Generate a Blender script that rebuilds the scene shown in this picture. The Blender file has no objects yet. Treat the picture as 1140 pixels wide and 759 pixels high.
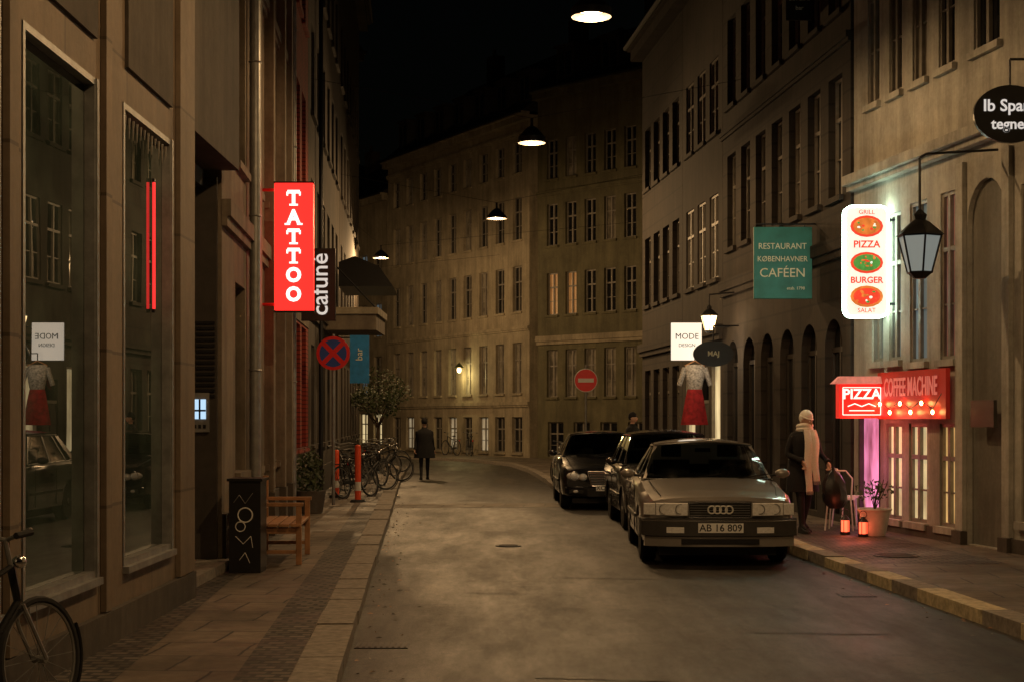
import bpy, bmesh, math, random
from mathutils import Vector, Matrix
random.seed(4)
R=math.radians
F=1750.0; CX=570.0; HY=466.0; CH=1.72
sc=bpy.context.scene
COL=sc.collection
# ------------------------------------------------------------------ materials
def base(name):
    m=bpy.data.materials.new(name); m.use_nodes=True
    nt=m.node_tree; b=nt.nodes["Principled BSDF"]
    return m,nt,b
def N(nt,t,**k):
    n=nt.nodes.new(t)
    for a,v in k.items(): setattr(n,a,v)
    return n
def ramp(nt,fac,stops):
    r=N(nt,'ShaderNodeValToRGB'); nt.links.new(fac,r.inputs[0])
    e=r.color_ramp.elements
    while len(e)<len(stops): e.new(0.5)
    for i,(p,c) in enumerate(stops):
        e[i].position=p; e[i].color=(c[0],c[1],c[2],1)
    return r.outputs[0]
def noise(nt,vec,scale,detail=5,rough=.6):
    n=N(nt,'ShaderNodeTexNoise'); n.inputs['Scale'].default_value=scale
    n.inputs['Detail'].default_value=detail; n.inputs['Roughness'].default_value=rough
    if vec is not None: nt.links.new(vec,n.inputs['Vector'])
    return n.outputs['Fac']
def mapv(nt,scale=(1,1,1)):
    t=N(nt,'ShaderNodeTexCoord'); m=N(nt,'ShaderNodeMapping')
    m.inputs['Scale'].default_value=scale
    nt.links.new(t.outputs['Object'],m.inputs['Vector']); return m.outputs[0]
def mulc(nt,a,b,fac=1.0,mode='MULTIPLY'):
    x=N(nt,'ShaderNodeMix',data_type='RGBA',blend_type=mode); x.inputs[0].default_value=fac
    nt.links.new(a,x.inputs[6]); nt.links.new(b,x.inputs[7]); return x.outputs[2]
def bump(nt,b,h,strength,dist=.01):
    n=N(nt,'ShaderNodeBump'); n.inputs['Strength'].default_value=strength; n.inputs['Distance'].default_value=dist
    nt.links.new(h,n.inputs['Height']); nt.links.new(n.outputs[0],b.inputs['Normal'])
def simple(name,c,rough=.6,metal=0,coat=0,var=.25,scale=8,bmp=0.0):
    m,nt,b=base(name)
    b.inputs['Roughness'].default_value=rough; b.inputs['Metallic'].default_value=metal
    b.inputs['Coat Weight'].default_value=coat; b.inputs['Coat Roughness'].default_value=.06
    v=mapv(nt); n=noise(nt,v,scale)
    col=ramp(nt,n,[(.25,[x*(1-var) for x in c]),(.75,[min(1,x*(1+var)) for x in c])])
    nt.links.new(col,b.inputs['Base Color'])
    if bmp: bump(nt,b,noise(nt,v,scale*6),bmp,.01)
    return m
def emit(name,c,s,var=0,scale=5):
    m,nt,b=base(name)
    b.inputs['Base Color'].default_value=(c[0]*.5,c[1]*.5,c[2]*.5,1)
    b.inputs['Roughness'].default_value=.4
    b.inputs['Emission Strength'].default_value=s
    if var:
        n=noise(nt,mapv(nt,(1,1,.35)),scale,3)
        col=ramp(nt,n,[(.3,[x*(1-var) for x in c]),(.7,c)])
        nt.links.new(col,b.inputs['Emission Color'])
    else: b.inputs['Emission Color'].default_value=(*c,1)
    return m
def plaster(name,c,bricks=None,dirt=.55,rough=.85,mortar=.6,bs=(1.0,.5)):
    m,nt,b=base(name); b.inputs['Roughness'].default_value=rough
    v=mapv(nt); n1=noise(nt,v,.9,8,.7); vs=mapv(nt,(2.2,2.2,.18)); n2=noise(nt,vs,1.6,6,.7)
    n3=noise(nt,v,14,6,.7)
    a=ramp(nt,n1,[(.3,[x*(1-dirt) for x in c]),(.62,c)])
    s=ramp(nt,n2,[(.32,(1-dirt*.8,)*3),(.6,(1,1,1))])
    g=ramp(nt,n3,[(.25,(.78,.76,.72)),(.7,(1.0,1,1))])
    col=mulc(nt,mulc(nt,a,s),g)
    sep=N(nt,'ShaderNodeSeparateXYZ'); nt.links.new(v,sep.inputs[0])
    if bricks:
        cb=N(nt,'ShaderNodeCombineXYZ'); nt.links.new(sep.outputs[0],cb.inputs[0]); nt.links.new(sep.outputs[2],cb.inputs[1])
        br=N(nt,'ShaderNodeTexBrick'); nt.links.new(cb.outputs[0],br.inputs['Vector'])
        br.inputs['Scale'].default_value=1
        br.inputs['Brick Width'].default_value=bs[0]; br.inputs['Row Height'].default_value=bs[1]
        br.inputs['Mortar Size'].default_value=bricks
        br.inputs['Color1'].default_value=(1,1,1,1); br.inputs['Color2'].default_value=(.82,.8,.78,1)
        br.inputs['Mortar'].default_value=(mortar,)*3+(1,)
        col=mulc(nt,col,br.outputs[0])
    nt.links.new(col,b.inputs['Base Color'])
    bump(nt,b,n3,.25,.01)
    return m
def paving(name,c,bw,bh,mort,c2=.7,rough=.7,vor=False,rot=0.0):
    m,nt,b=base(name); b.inputs['Roughness'].default_value=rough
    t=N(nt,'ShaderNodeTexCoord'); mp=N(nt,'ShaderNodeMapping'); nt.links.new(t.outputs['Object'],mp.inputs[0])
    mp.inputs['Rotation'].default_value=(0,0,rot)
    wn=N(nt,'ShaderNodeTexNoise'); wn.inputs['Scale'].default_value=3; nt.links.new(mp.outputs[0],wn.inputs[0])
    wa=N(nt,'ShaderNodeVectorMath',operation='MULTIPLY_ADD'); nt.links.new(wn.outputs['Color'],wa.inputs[0]); wa.inputs[1].default_value=(.05,.05,0); nt.links.new(mp.outputs[0],wa.inputs[2])
    br=N(nt,'ShaderNodeTexBrick'); nt.links.new(wa.outputs[0],br.inputs['Vector'])
    br.inputs['Scale'].default_value=1; br.inputs['Brick Width'].default_value=bw; br.inputs['Row Height'].default_value=bh
    br.inputs['Mortar Size'].default_value=mort; br.inputs['Mortar Smooth'].default_value=.3
    br.inputs['Color1'].default_value=(*c,1); br.inputs['Color2'].default_value=(*[x*c2 for x in c],1)
    br.inputs['Mortar'].default_value=(.02,.018,.015,1)
    g=ramp(nt,noise(nt,t.outputs['Object'],5,8,.75),[(.3,(.45,.43,.4)),(.7,(1.1,1.1,1.1))])
    g2=ramp(nt,noise(nt,t.outputs['Object'],.7,4,.6),[(.35,(.5,.48,.45)),(.65,(1.1,1.1,1.1))])
    nt.links.new(mulc(nt,mulc(nt,br.outputs[0],g),g2),b.inputs['Base Color'])
    rr=ramp(nt,noise(nt,t.outputs['Object'],1.3,5,.6),[(.35,(.5,)*3),(.65,(.8,)*3)])
    nt.links.new(rr,b.inputs['Roughness'])
    bump(nt,b,br.outputs['Fac'],-.6,.012)
    return m
def asphalt(name,k=1.0):
    m,nt,b=base(name)
    t=N(nt,'ShaderNodeTexCoord'); o=t.outputs['Object']
    mp=N(nt,'ShaderNodeMapping'); mp.inputs['Rotation'].default_value=(0,0,-.057); mp.inputs['Scale'].default_value=(1,.035,1)
    nt.links.new(o,mp.inputs[0])
    tracks=ramp(nt,noise(nt,mp.outputs[0],1.25,5,.6),[(.40,(.015*k,.0135*k,.0115*k)),(.60,(.050*k,.044*k,.036*k))])
    mp2=N(nt,'ShaderNodeMapping'); mp2.inputs['Scale'].default_value=(1,.22,1); nt.links.new(o,mp2.inputs[0])
    spots=ramp(nt,noise(nt,mp2.outputs[0],.8,9,.8),[(.38,(.5,.5,.5)),(.62,(1.2,1.15,1.1))])
    grain=ramp(nt,noise(nt,o,60,3,.8),[(.35,(.4,.4,.4)),(.65,(1.6,1.6,1.6))])
    mid=ramp(nt,noise(nt,o,7,9,.85),[(.35,(.6,.6,.6)),(.65,(1.35,1.35,1.35))])
    vo=N(nt,'ShaderNodeTexVoronoi',feature='DISTANCE_TO_EDGE'); vo.inputs['Scale'].default_value=.4
    dn=N(nt,'ShaderNodeTexNoise'); dn.inputs['Scale'].default_value=2.5; nt.links.new(o,dn.inputs[0])
    va=N(nt,'ShaderNodeVectorMath',operation='MULTIPLY_ADD'); nt.links.new(dn.outputs['Color'],va.inputs[0]); va.inputs[1].default_value=(.9,.9,.9); nt.links.new(o,va.inputs[2])
    nt.links.new(va.outputs[0],vo.inputs['Vector'])
    crack=ramp(nt,vo.outputs['Distance'],[(.0,(.3,.3,.3)),(.014,(1,1,1))])
    col=mulc(nt,mulc(nt,mulc(nt,mulc(nt,tracks,spots),grain),mid),crack)
    nt.links.new(col,b.inputs['Base Color'])
    rr=ramp(nt,noise(nt,mp2.outputs[0],.9,8,.75),[(.38,(.42,)*3),(.62,(.62,)*3)])
    nt.links.new(rr,b.inputs['Roughness'])
    bump(nt,b,noise(nt,o,90,3,.8),.6,.008)
    return m
def glassdark(name,c=(.012,.013,.014),rough=.015,ior=1.7):
    m,nt,b=base(name); b.inputs['Roughness'].default_value=rough; b.inputs['IOR'].default_value=ior
    col=ramp(nt,noise(nt,mapv(nt),1.3,3),[(.4,[x*.6 for x in c]),(.6,[x*1.5 for x in c])])
    nt.links.new(col,b.inputs['Base Color'])
    bump(nt,b,noise(nt,mapv(nt),1.1,1),.05,.01)
    return m
def thinglass(name,tint=(.75,.8,.8)):
    m=bpy.data.materials.new(name); m.use_nodes=True; nt=m.node_tree; nt.nodes.clear()
    o=N(nt,'ShaderNodeOutputMaterial'); mx=N(nt,'ShaderNodeMixShader'); fr=N(nt,'ShaderNodeFresnel'); fr.inputs[0].default_value=1.8
    tr=N(nt,'ShaderNodeBsdfTransparent'); tr.inputs[0].default_value=(*tint,1)
    gl=N(nt,'ShaderNodeBsdfGlossy'); gl.inputs['Roughness'].default_value=.03
    nt.links.new(fr.outputs[0],mx.inputs[0]); nt.links.new(tr.outputs[0],mx.inputs[1]); nt.links.new(gl.outputs[0],mx.inputs[2]); nt.links.new(mx.outputs[0],o.inputs[0])
    return m

M_={}
M_['asphalt']=asphalt('asphalt_mat')
M_['patchA']=asphalt('asphalt_repair_mat',.6)
M_['patchB']=asphalt('asphalt_repair_old_mat',1.4)
M_['slab']=paving('slab_mat',(.25,.20,.155),.62,.62,.012,.75,rot=.06)
M_['slabR']=paving('slabR_mat',(.23,.19,.15),.8,.6,.012,.75,rot=.06)
M_['cobble']=paving('cobble_mat',(.20,.17,.14),.15,.11,.022,.4,.6,rot=.06)
M_['kerb']=simple('granite_mat',(.23,.20,.165),.75,var=.5,scale=14,bmp=.3)
M_['yellow']=simple('pale_paint_mat',(.50,.42,.26),.7,var=.5,scale=14)
M_['pale']=plaster('pale_plaster',(.58,.56,.50),dirt=.5)
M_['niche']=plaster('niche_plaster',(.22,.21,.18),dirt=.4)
M_['paleF']=plaster('grey_plaster_far',(.46,.40,.29),dirt=.45)
M_['greenE']=plaster('green_plaster',(.18,.165,.095),dirt=.45)
M_['dkB']=plaster('brown_plaster',(.062,.048,.037),.02,bs=(1.2,.45),mortar=.4)
M_['dkC']=plaster('dark_plaster_c',(.072,.057,.043))
M_['stoneL']=plaster('stone_cladding',(.28,.215,.15),.012,.35,.7,.5,bs=(1.64,1.1))
M_['greyL']=plaster('grey_plaster_left',(.12,.10,.08))
M_['greyL2']=plaster('grey_plaster_left2',(.27,.22,.165))
M_['red']=plaster('red_brick_mat',(.45,.055,.03),.012,.35,.85,.35,bs=(.24,.08))
M_['roof']=simple('roof_tile_mat',(.03,.026,.024),.85,var=.4,scale=3,bmp=.3)
M_['frameW']=simple('painted_wood_mat',(.22,.20,.17),.55,var=.25)
M_['frameD']=simple('dark_wood_mat',(.05,.042,.035),.5)
M_['alu']=simple('aluminium_mat',(.30,.30,.29),.5,.6,var=.3)
M_['glass']=glassdark('window_glass',ior=1.5)
M_['shopglass']=glassdark('shop_glass',(.04,.055,.045),.006,1.85)
M_['curtain']=glassdark('curtained_glass',(.22,.20,.16),.08,1.5)
M_['black']=simple('black_metal_mat',(.015,.015,.016),.45,.3)
M_['blackp']=simple('black_paint_mat',(.012,.012,.012),.35)
M_['rubber']=simple('rubber_mat',(.018,.018,.018),.8)
M_['chrome']=simple('chrome_mat',(.80,.80,.80),.22,1,var=.05)
M_['steel']=simple('galvanised_mat',(.3,.3,.29),.45,.6)
M_['iron']=simple('cast_iron_mat',(.10,.09,.08),.6,.5,var=.4,scale=20)
M_['white']=simple('white_paint_mat',(.75,.74,.7),.5,var=.08)
M_['whiteE']=emit('white_glow',(1,.92,.78),.85)
M_['lampE']=emit('lamp_glow',(1,.78,.52),7)
M_['bulbE']=emit('bulb_glow',(1,.66,.3),6)
M_['warmwin']=emit('warm_window',(1,.62,.22),.8,.75,3)
M_['dimwin']=emit('dim_warm_window',(1,.52,.18),.15,.6,3)
M_['doorwin']=emit('pale_lit_door',(1,.85,.55),.30,.6,3)
M_['warmwin2']=emit('warm_window_bright',(1,.78,.40),.95,.7,2.5)
M_['coolwin']=emit('cool_window',(.42,.62,.75),.16,.8,3)
M_['redwin']=emit('reddish_window',(.8,.35,.3),.14,.9,4)
M_['tatR']=emit('red_sign_glow',(1,.024,.018),1.7)
M_['tatW']=emit('sign_letter_glow',(1,.72,.65),2.2)
M_['cafW']=emit('cafe_letter_glow',(1,.95,.9),.55)
M_['menuE']=emit('menu_edge_glow',(.72,1,.80),24)
M_['menuW']=emit('menu_glow',(.95,1,.82),1.0,.15,9)
M_['menuR']=emit('menu_red',(1,.07,.03),.8)
M_['menuO']=emit('menu_orange',(1,.28,.05),.85,.6,12)
M_['menuG']=emit('menu_green',(.15,.55,.10),.6,.5,16)
M_['pizR']=emit('pizza_red',(1,.03,.02),.6)
M_['pizRoof']=emit('pizza_roof',(1,.30,.22),.5,.6,8)
M_['pizW']=emit('pizza_tube',(1,.50,.42),2.6)
M_['magenta']=emit('magenta_glow',(1,.30,.55),1.3,.9,3)
M_['banner']=emit('banner_red',(.9,.04,.02),.12,.9,3)
M_['bannerT']=emit('banner_text',(1,.25,.18),.34)
M_['fairy']=emit('fairy_bulb',(1,.42,.12),45)
M_['candle']=emit('candle_glow',(1,.10,.04),3)
M_['signRefl']=emit('red_reflection_glow',(1,.03,.03),1.4)  # glow drawn for the tattoo sign's mirror image
M_['teal']=simple('teal_board_mat',(.03,.22,.21),.5,var=.3,scale=3)
M_['tealT']=simple('board_lettering',(.8,.82,.66),.6,var=.05)
M_['blue']=simple('blue_sign_mat',(.02,.22,.55),.5)
M_['signred']=simple('sign_red_mat',(.80,.02,.02),.4,var=.05)
M_['signblue']=simple('sign_blue_mat',(.03,.08,.35),.4,var=.05)
M_['orange']=simple('orange_mat',(.9,.10,.03),.5,var=.1)
M_['wood']=simple('bench_wood_mat',(.36,.18,.08),.55,var=.4,scale=6)
M_['skin']=simple('skin_mat',(.55,.33,.24),.55,var=.08)
M_['coat']=simple('coat_mat',(.010,.010,.012),.9,var=.3,scale=20,bmp=.3)
M_['jeans']=simple('trousers_mat',(.02,.022,.03),.85)
M_['wool']=simple('wool_mat',(.92,.86,.78),.95,var=.12,scale=60,bmp=.6)
M_['hair']=simple('hair_mat',(.06,.035,.02),.7)
M_['bag']=simple('bag_plastic_mat',(.012,.012,.013),.3,bmp=.4)
M_['leaf']=simple('leaf_mat',(.045,.06,.022),.6,var=.5,scale=3)
M_['bark']=simple('bark_mat',(.07,.05,.035),.9,var=.4)
M_['pot']=simple('pot_mat',(.5,.48,.44),.8,var=.2)
M_['dressW']=simple('dress_top_mat',(.35,.33,.30),.9,var=.8,scale=25)
M_['dressR']=simple('dress_skirt_mat',(.32,.015,.02),.9,var=.6,scale=10)
M_['plate']=simple('plate_mat',(.88,.88,.86),.4,var=.03)
M_['lens']=simple('headlight_lens_mat',(.95,.94,.91),.4,.0,1,var=.3,scale=40)
M_['seat']=simple('seat_mat',(.06,.057,.052),.9)
M_['cglass']=thinglass('car_glass',(.45,.5,.5))
M_['lglassGlow']=emit('lantern_glass_glow',(.70,.82,.80),.20)  # lantern is unlit; its pale glass is put in as a weak glow
M_['keypad']=emit('keypad_glow',(.5,.75,1),1.0)

# ------------------------------------------------------------------ mesh builder
class MB:
    def __init__(s): s.v=[];s.f=[];s.m=[];s.s=[];s.mats=[]
    def mi(s,k):
        m=M_[k] if isinstance(k,str) else k
        if m not in s.mats: s.mats.append(m)
        return s.mats.index(m)
    def add(s,vs,fs,k,sm=False):
        o=len(s.v); s.v+=[tuple(v) for v in vs]; i=s.mi(k)
        for f in fs: s.f.append([o+a for a in f]); s.m.append(i); s.s.append(sm)
    def quad(s,a,b,c,d,k): s.add([a,b,c,d],[(0,1,2,3)],k)
    def box(s,x0,x1,y0,y1,z0,z1,k):
        s.add([(x0,y0,z0),(x1,y0,z0),(x1,y1,z0),(x0,y1,z0),(x0,y0,z1),(x1,y0,z1),(x1,y1,z1),(x0,y1,z1)],
              [(0,3,2,1),(4,5,6,7),(0,1,5,4),(1,2,6,5),(2,3,7,6),(3,0,4,7)],k)
    def cyl(s,p0,p1,r0,r1,k,n=12,caps=True):
        p0=Vector(p0);p1=Vector(p1);d=(p1-p0).normalized()
        a=d.orthogonal().normalized();b=d.cross(a)
        vs=[];fs=[]
        for p,r in((p0,r0),(p1,r1)):
            for i in range(n):
                t=2*math.pi*i/n; vs.append(p+a*math.cos(t)*r+b*math.sin(t)*r)
        for i in range(n): fs.append((i,(i+1)%n,n+(i+1)%n,n+i))
        if caps: fs.append(tuple(range(n-1,-1,-1))); fs.append(tuple(range(n,2*n)))
        s.add(vs,fs,k,True)
    def tube(s,pts,r,k,n=6):
        for a,b in zip(pts[:-1],pts[1:]): s.cyl(a,b,r,r,k,n)
    def torus(s,c,ax,R0,r,k,n=28,m=6,a0=0,a1=2*math.pi):
        c=Vector(c);ax=Vector(ax).normalized();a=ax.orthogonal().normalized();b=ax.cross(a)
        full=abs(a1-a0-2*math.pi)<1e-4; vs=[];fs=[];nn=n if full else n+1
        for i in range(nn):
            t=a0+(a1-a0)*i/n; e=a*math.cos(t)+b*math.sin(t)
            for j in range(m):
                u=2*math.pi*j/m; vs.append(c+e*(R0+r*math.cos(u))+ax*r*math.sin(u))
        for i in range(n):
            i2=(i+1)%nn
            for j in range(m): fs.append((i*m+j,i2*m+j,i2*m+(j+1)%m,i*m+(j+1)%m))
        s.add(vs,fs,k,True)
    def loft(s,secs,k,closed=True,caps=True,sm=True):
        n=len(secs[0]);vs=[p for q in secs for p in q];fs=[]
        for i in range(len(secs)-1):
            for j in range(n if closed else n-1):
                j2=(j+1)%n; fs.append((i*n+j,i*n+j2,(i+1)*n+j2,(i+1)*n+j))
        if caps: fs.append(tuple(range(n-1,-1,-1))); fs.append(tuple((len(secs)-1)*n+j for j in range(n)))
        s.add(vs,fs,k,sm)
    def ell(s,c,r,k,n=16,m=10,fn=None):
        vs=[];fs=[]
        for i in range(m+1):
            t=math.pi*i/m
            for j in range(n):
                u=2*math.pi*j/n; d=Vector((math.sin(t)*math.cos(u),math.sin(t)*math.sin(u),math.cos(t)))
                p=Vector((c[0]+d.x*r[0],c[1]+d.y*r[1],c[2]+d.z*r[2]))
                if fn: p=fn(d,p)
                vs.append(p)
        for i in range(m):
            for j in range(n): fs.append((i*n+j,i*n+(j+1)%n,(i+1)*n+(j+1)%n,(i+1)*n+j))
        s.add(vs,fs,k,True)
    def prism(s,poly,z0,z1,k,side=None):
        n=len(poly)
        s.add([(x,y,z1) for x,y in poly],[tuple(range(n))],k)
        s.add([(x,y,z0) for x,y in poly]+[(x,y,z1) for x,y in poly],[(i,(i+1)%n,n+(i+1)%n,n+i) for i in range(n)],side or k)
    def mesh(s,name):
        me=bpy.data.meshes.new(name); me.from_pydata(s.v,[],s.f)
        for m in s.mats: me.materials.append(m)
        me.polygons.foreach_set('material_index',s.m); me.polygons.foreach_set('use_smooth',s.s)
        me.update()
        bm=bmesh.new(); bm.from_mesh(me); bmesh.ops.recalc_face_normals(bm,faces=bm.faces); bm.to_mesh(me); bm.free()
        try: me.set_sharp_from_angle(angle=R(38))
        except Exception: pass
        return me
    def obj(s,name,M=None,parent=None,bevel=0):
        o=bpy.data.objects.new(name,s.mesh(name)); COL.objects.link(o)
        if parent: o.parent=parent
        if M is not None: o.matrix_basis=M
        if bevel:
            b=o.modifiers.new('bevel','BEVEL'); b.width=bevel; b.segments=2; b.limit_method='ANGLE'; b.angle_limit=R(40)
        return o
def empty(name,M):
    o=bpy.data.objects.new(name,None); COL.objects.link(o); o.matrix_basis=M; o.empty_display_size=.2; return o
def T(x,y,z=0,rz=0): return Matrix.Translation((x,y,z))@Matrix.Rotation(rz,4,'Z')
def text(body,size,loc,k,parent,rz=0,align='CENTER',ext=.004,off=0,ry=0,sx=1,M=None):
    c=bpy.data.curves.new('lettering','FONT'); c.body=body; c.size=size; c.align_x=align; c.align_y='CENTER'
    c.extrude=ext; c.offset=off; c.materials.append(M_[k]); c.resolution_u=3
    o=bpy.data.objects.new('lettering',c); COL.objects.link(o); o.parent=parent
    o.matrix_basis=Matrix.Translation(loc)@Matrix.Rotation(rz,4,'Z')@Matrix.Rotation(ry,4,'Y')@Matrix.Rotation(R(90),4,'X')@Matrix.Diagonal((sx,1,1,1))
    return o
def light(kind,name,loc,power,col,parent,size=.1,angle=None,blend=.6):
    l=bpy.data.lights.new(name,kind); l.energy=power; l.color=col
    if kind in('POINT','SPOT'): l.shadow_soft_size=size
    if kind=='SPOT': l.spot_size=R(angle); l.spot_blend=blend
    o=bpy.data.objects.new(name,l); COL.objects.link(o); o.parent=parent; o.location=loc; return o

# ------------------------------------------------------------------ ground, road, pavement
g=MB(); g.quad((-300,-200,0),(300,-200,0),(300,500,0),(-300,500,0),'asphalt'); g.obj('ground')
def lk(y): return -1.115-.0588*(y-10.27)
def rk(y): return 3.57-.056*(y-19.5)+(.16 if y>=24 else 0)
leftK=[(lk(y),y) for y in (-8,0,8,14,20,26,32,38,44)]+[(-3.35,50),(-4.3,56),(-6.2,61),(-9.5,65),(-16,70),(-30,78)]
rightK=[(rk(y),y) for y in (-8,0,8,14,20,24,26,32,34.6)]+[(2.3,35.4),(1.3,35.9),(1.0,37),(.9,42),(.55,50),(-.1,57),(-1.6,62.5),(-5,68.5),(-9.5,74),(-18,82),(-32,92)]
rd=MB()
rd.add([(x,y,.004) for x,y in leftK]+[(x,y,.004) for x,y in reversed(rightK)],[tuple(range(len(leftK)+len(rightK)))],'asphalt')
rd.obj('road')
def patch(pts,k,name='asphalt_patch',z=.008):
    mb=MB(); mb.add([(x,y,z) for x,y in pts],[tuple(range(len(pts)))],k); mb.obj(name)
patch([(.15,10.4),(1.45,10.2),(1.3,14.1),(.05,14.4)],'patchA')
patch([(-.45,15.5),(.15,15.4),(-.7,30.2),(-1.25,30.2)],'patchB')
patch([(1.9,12.6),(3.0,12.5),(2.9,14.2),(1.85,14.3)],'patchA')
patch([(.45,17.0),(1.5,16.8),(1.2,23.4),(.1,23.6)],'patchA')
patch([(-1.3,33),(.2,33),(-.1,37),(-1.6,37)],'patchB')
KH=.12
def kerbrun(poly,side,name):
    mb=MB()
    for (x0,y0),(x1,y1) in zip(poly[:-1],poly[1:]):
        a=Vector((x0,y0));b=Vector((x1,y1));L=(b-a).length;n=max(1,round(L/.9));u=(b-a)/L;w=Vector((u.y,-u.x))*side*(.24 if side>0 else .29)
        for i in range(n):
            p=a+u*(L*i/n+.008);q=a+u*(L*(i+1)/n-.008)
            h=KH+random.uniform(-.006,.009)
            j=Vector((random.uniform(-.008,.008),0))
            yel = side>0 and (i%2==0) and 8<=y0<22
            mb.prism([(p+j)[:],(q+j)[:],(q+w)[:],(p+w)[:]],0,h,'yellow' if yel else 'kerb')
    o=mb.obj(name,bevel=.015)
kerbrun(leftK,-1,'kerb'); kerbrun(rightK,1,'kerb')
def inset(poly,d,side):
    out=[]
    for i,(x,y) in enumerate(poly):
        a=Vector(poly[max(0,i-1)]);b=Vector(poly[min(len(poly)-1,i+1)]);u=(b-a).normalized()
        out.append((x+u.y*side*d,y-u.x*side*d))
    return out
li=inset(leftK,.295,-1); ri=inset(rightK,.245,1)
mb=MB(); mb.prism(li+[(-60,78),(-60,-8)],0,KH-.006,'slab'); mb.obj('pavement')
mb=MB(); mb.prism(list(reversed(ri))+[(60,-8),(60,92)],0,KH-.006,'slabR'); mb.obj('pavement')
z=KH-.002
mb=MB(); mb.quad((-1.62,8,z),(-1.28,8,z),(-1.28-.0588*32,40,z),(-1.62-.0588*32,40,z),'cobble')
mb.quad((-2.85,8,z),(-2.35,8,z),(-2.35-.0588*32,40,z),(-2.85-.0588*32,40,z),'cobble')
mb.obj('cobble_strip')
mb=MB(); mb.quad((4.0,17.4,z),(5.5,17.4,z),(4.9,24,z),(3.75,24,z),'cobble'); mb.obj('cobble_patch')
mb=MB(); mb.quad((lk(30.4)+.02,30.4,.008),(rk(30.4)-.05,30.8,.008),(rk(31.8)-.05,32.2,.008),(lk(31.8)+.02,31.8,.008),'slabR')
mb.obj('crossing_band')
def grate(x,y,w,d):
    mb=MB(); mb.box(x-w/2,x+w/2,y-d/2,y+d/2,.001,.010,'black')
    n=9
    for i in range(n):
        xx=x-w/2+w*(i+.5)/n; mb.box(xx-.010,xx+.010,y-d/2+.03,y+d/2-.03,.010,.014,'iron')
    mb.obj('storm_drain')
grate(3.35,15.3,.34,.3); grate(-.98,11.9,.4,.3)
def manhole(x,y,z0=.004,r=.3):
    mb=MB(); mb.cyl((x,y,z0),(x,y,z0+.006),r,r,'iron',28); mb.torus((x,y,z0+.004),(0,0,1),r,.008,'black',32)
    for i in range(-2,3): mb.box(x-r*.75,x+r*.75,y+i*r*.28-.006,y+i*r*.28+.006,z0+.006,z0+.009,'black')
    mb.obj('manhole_cover')
manhole(-.05,21.2,.008,r=.17); manhole(4.5,18.4,KH-.002,r=.26)
# litter and fallen leaves along the gutters
mb=MB()
for i in range(260):
    y=random.uniform(9,32); s=random.random()<.5
    x=(lk(y)+abs(random.gauss(0,.18))+.02) if s else (rk(min(y,23))-abs(random.gauss(0,.18))-.02)
    a=random.uniform(0,6.28); r=random.uniform(.012,.035); mb.quad((x+r*math.cos(a),y+r*math.sin(a),.012),(x-r*.5*math.sin(a),y+r*.5*math.cos(a),.02),(x-r*math.cos(a),y-r*math.sin(a),.012),(x+r*.5*math.sin(a),y-r*.5*math.cos(a),.014),random.choice(['bark','wood','kerb']))
mb.obj('fallen_leaves')

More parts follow.
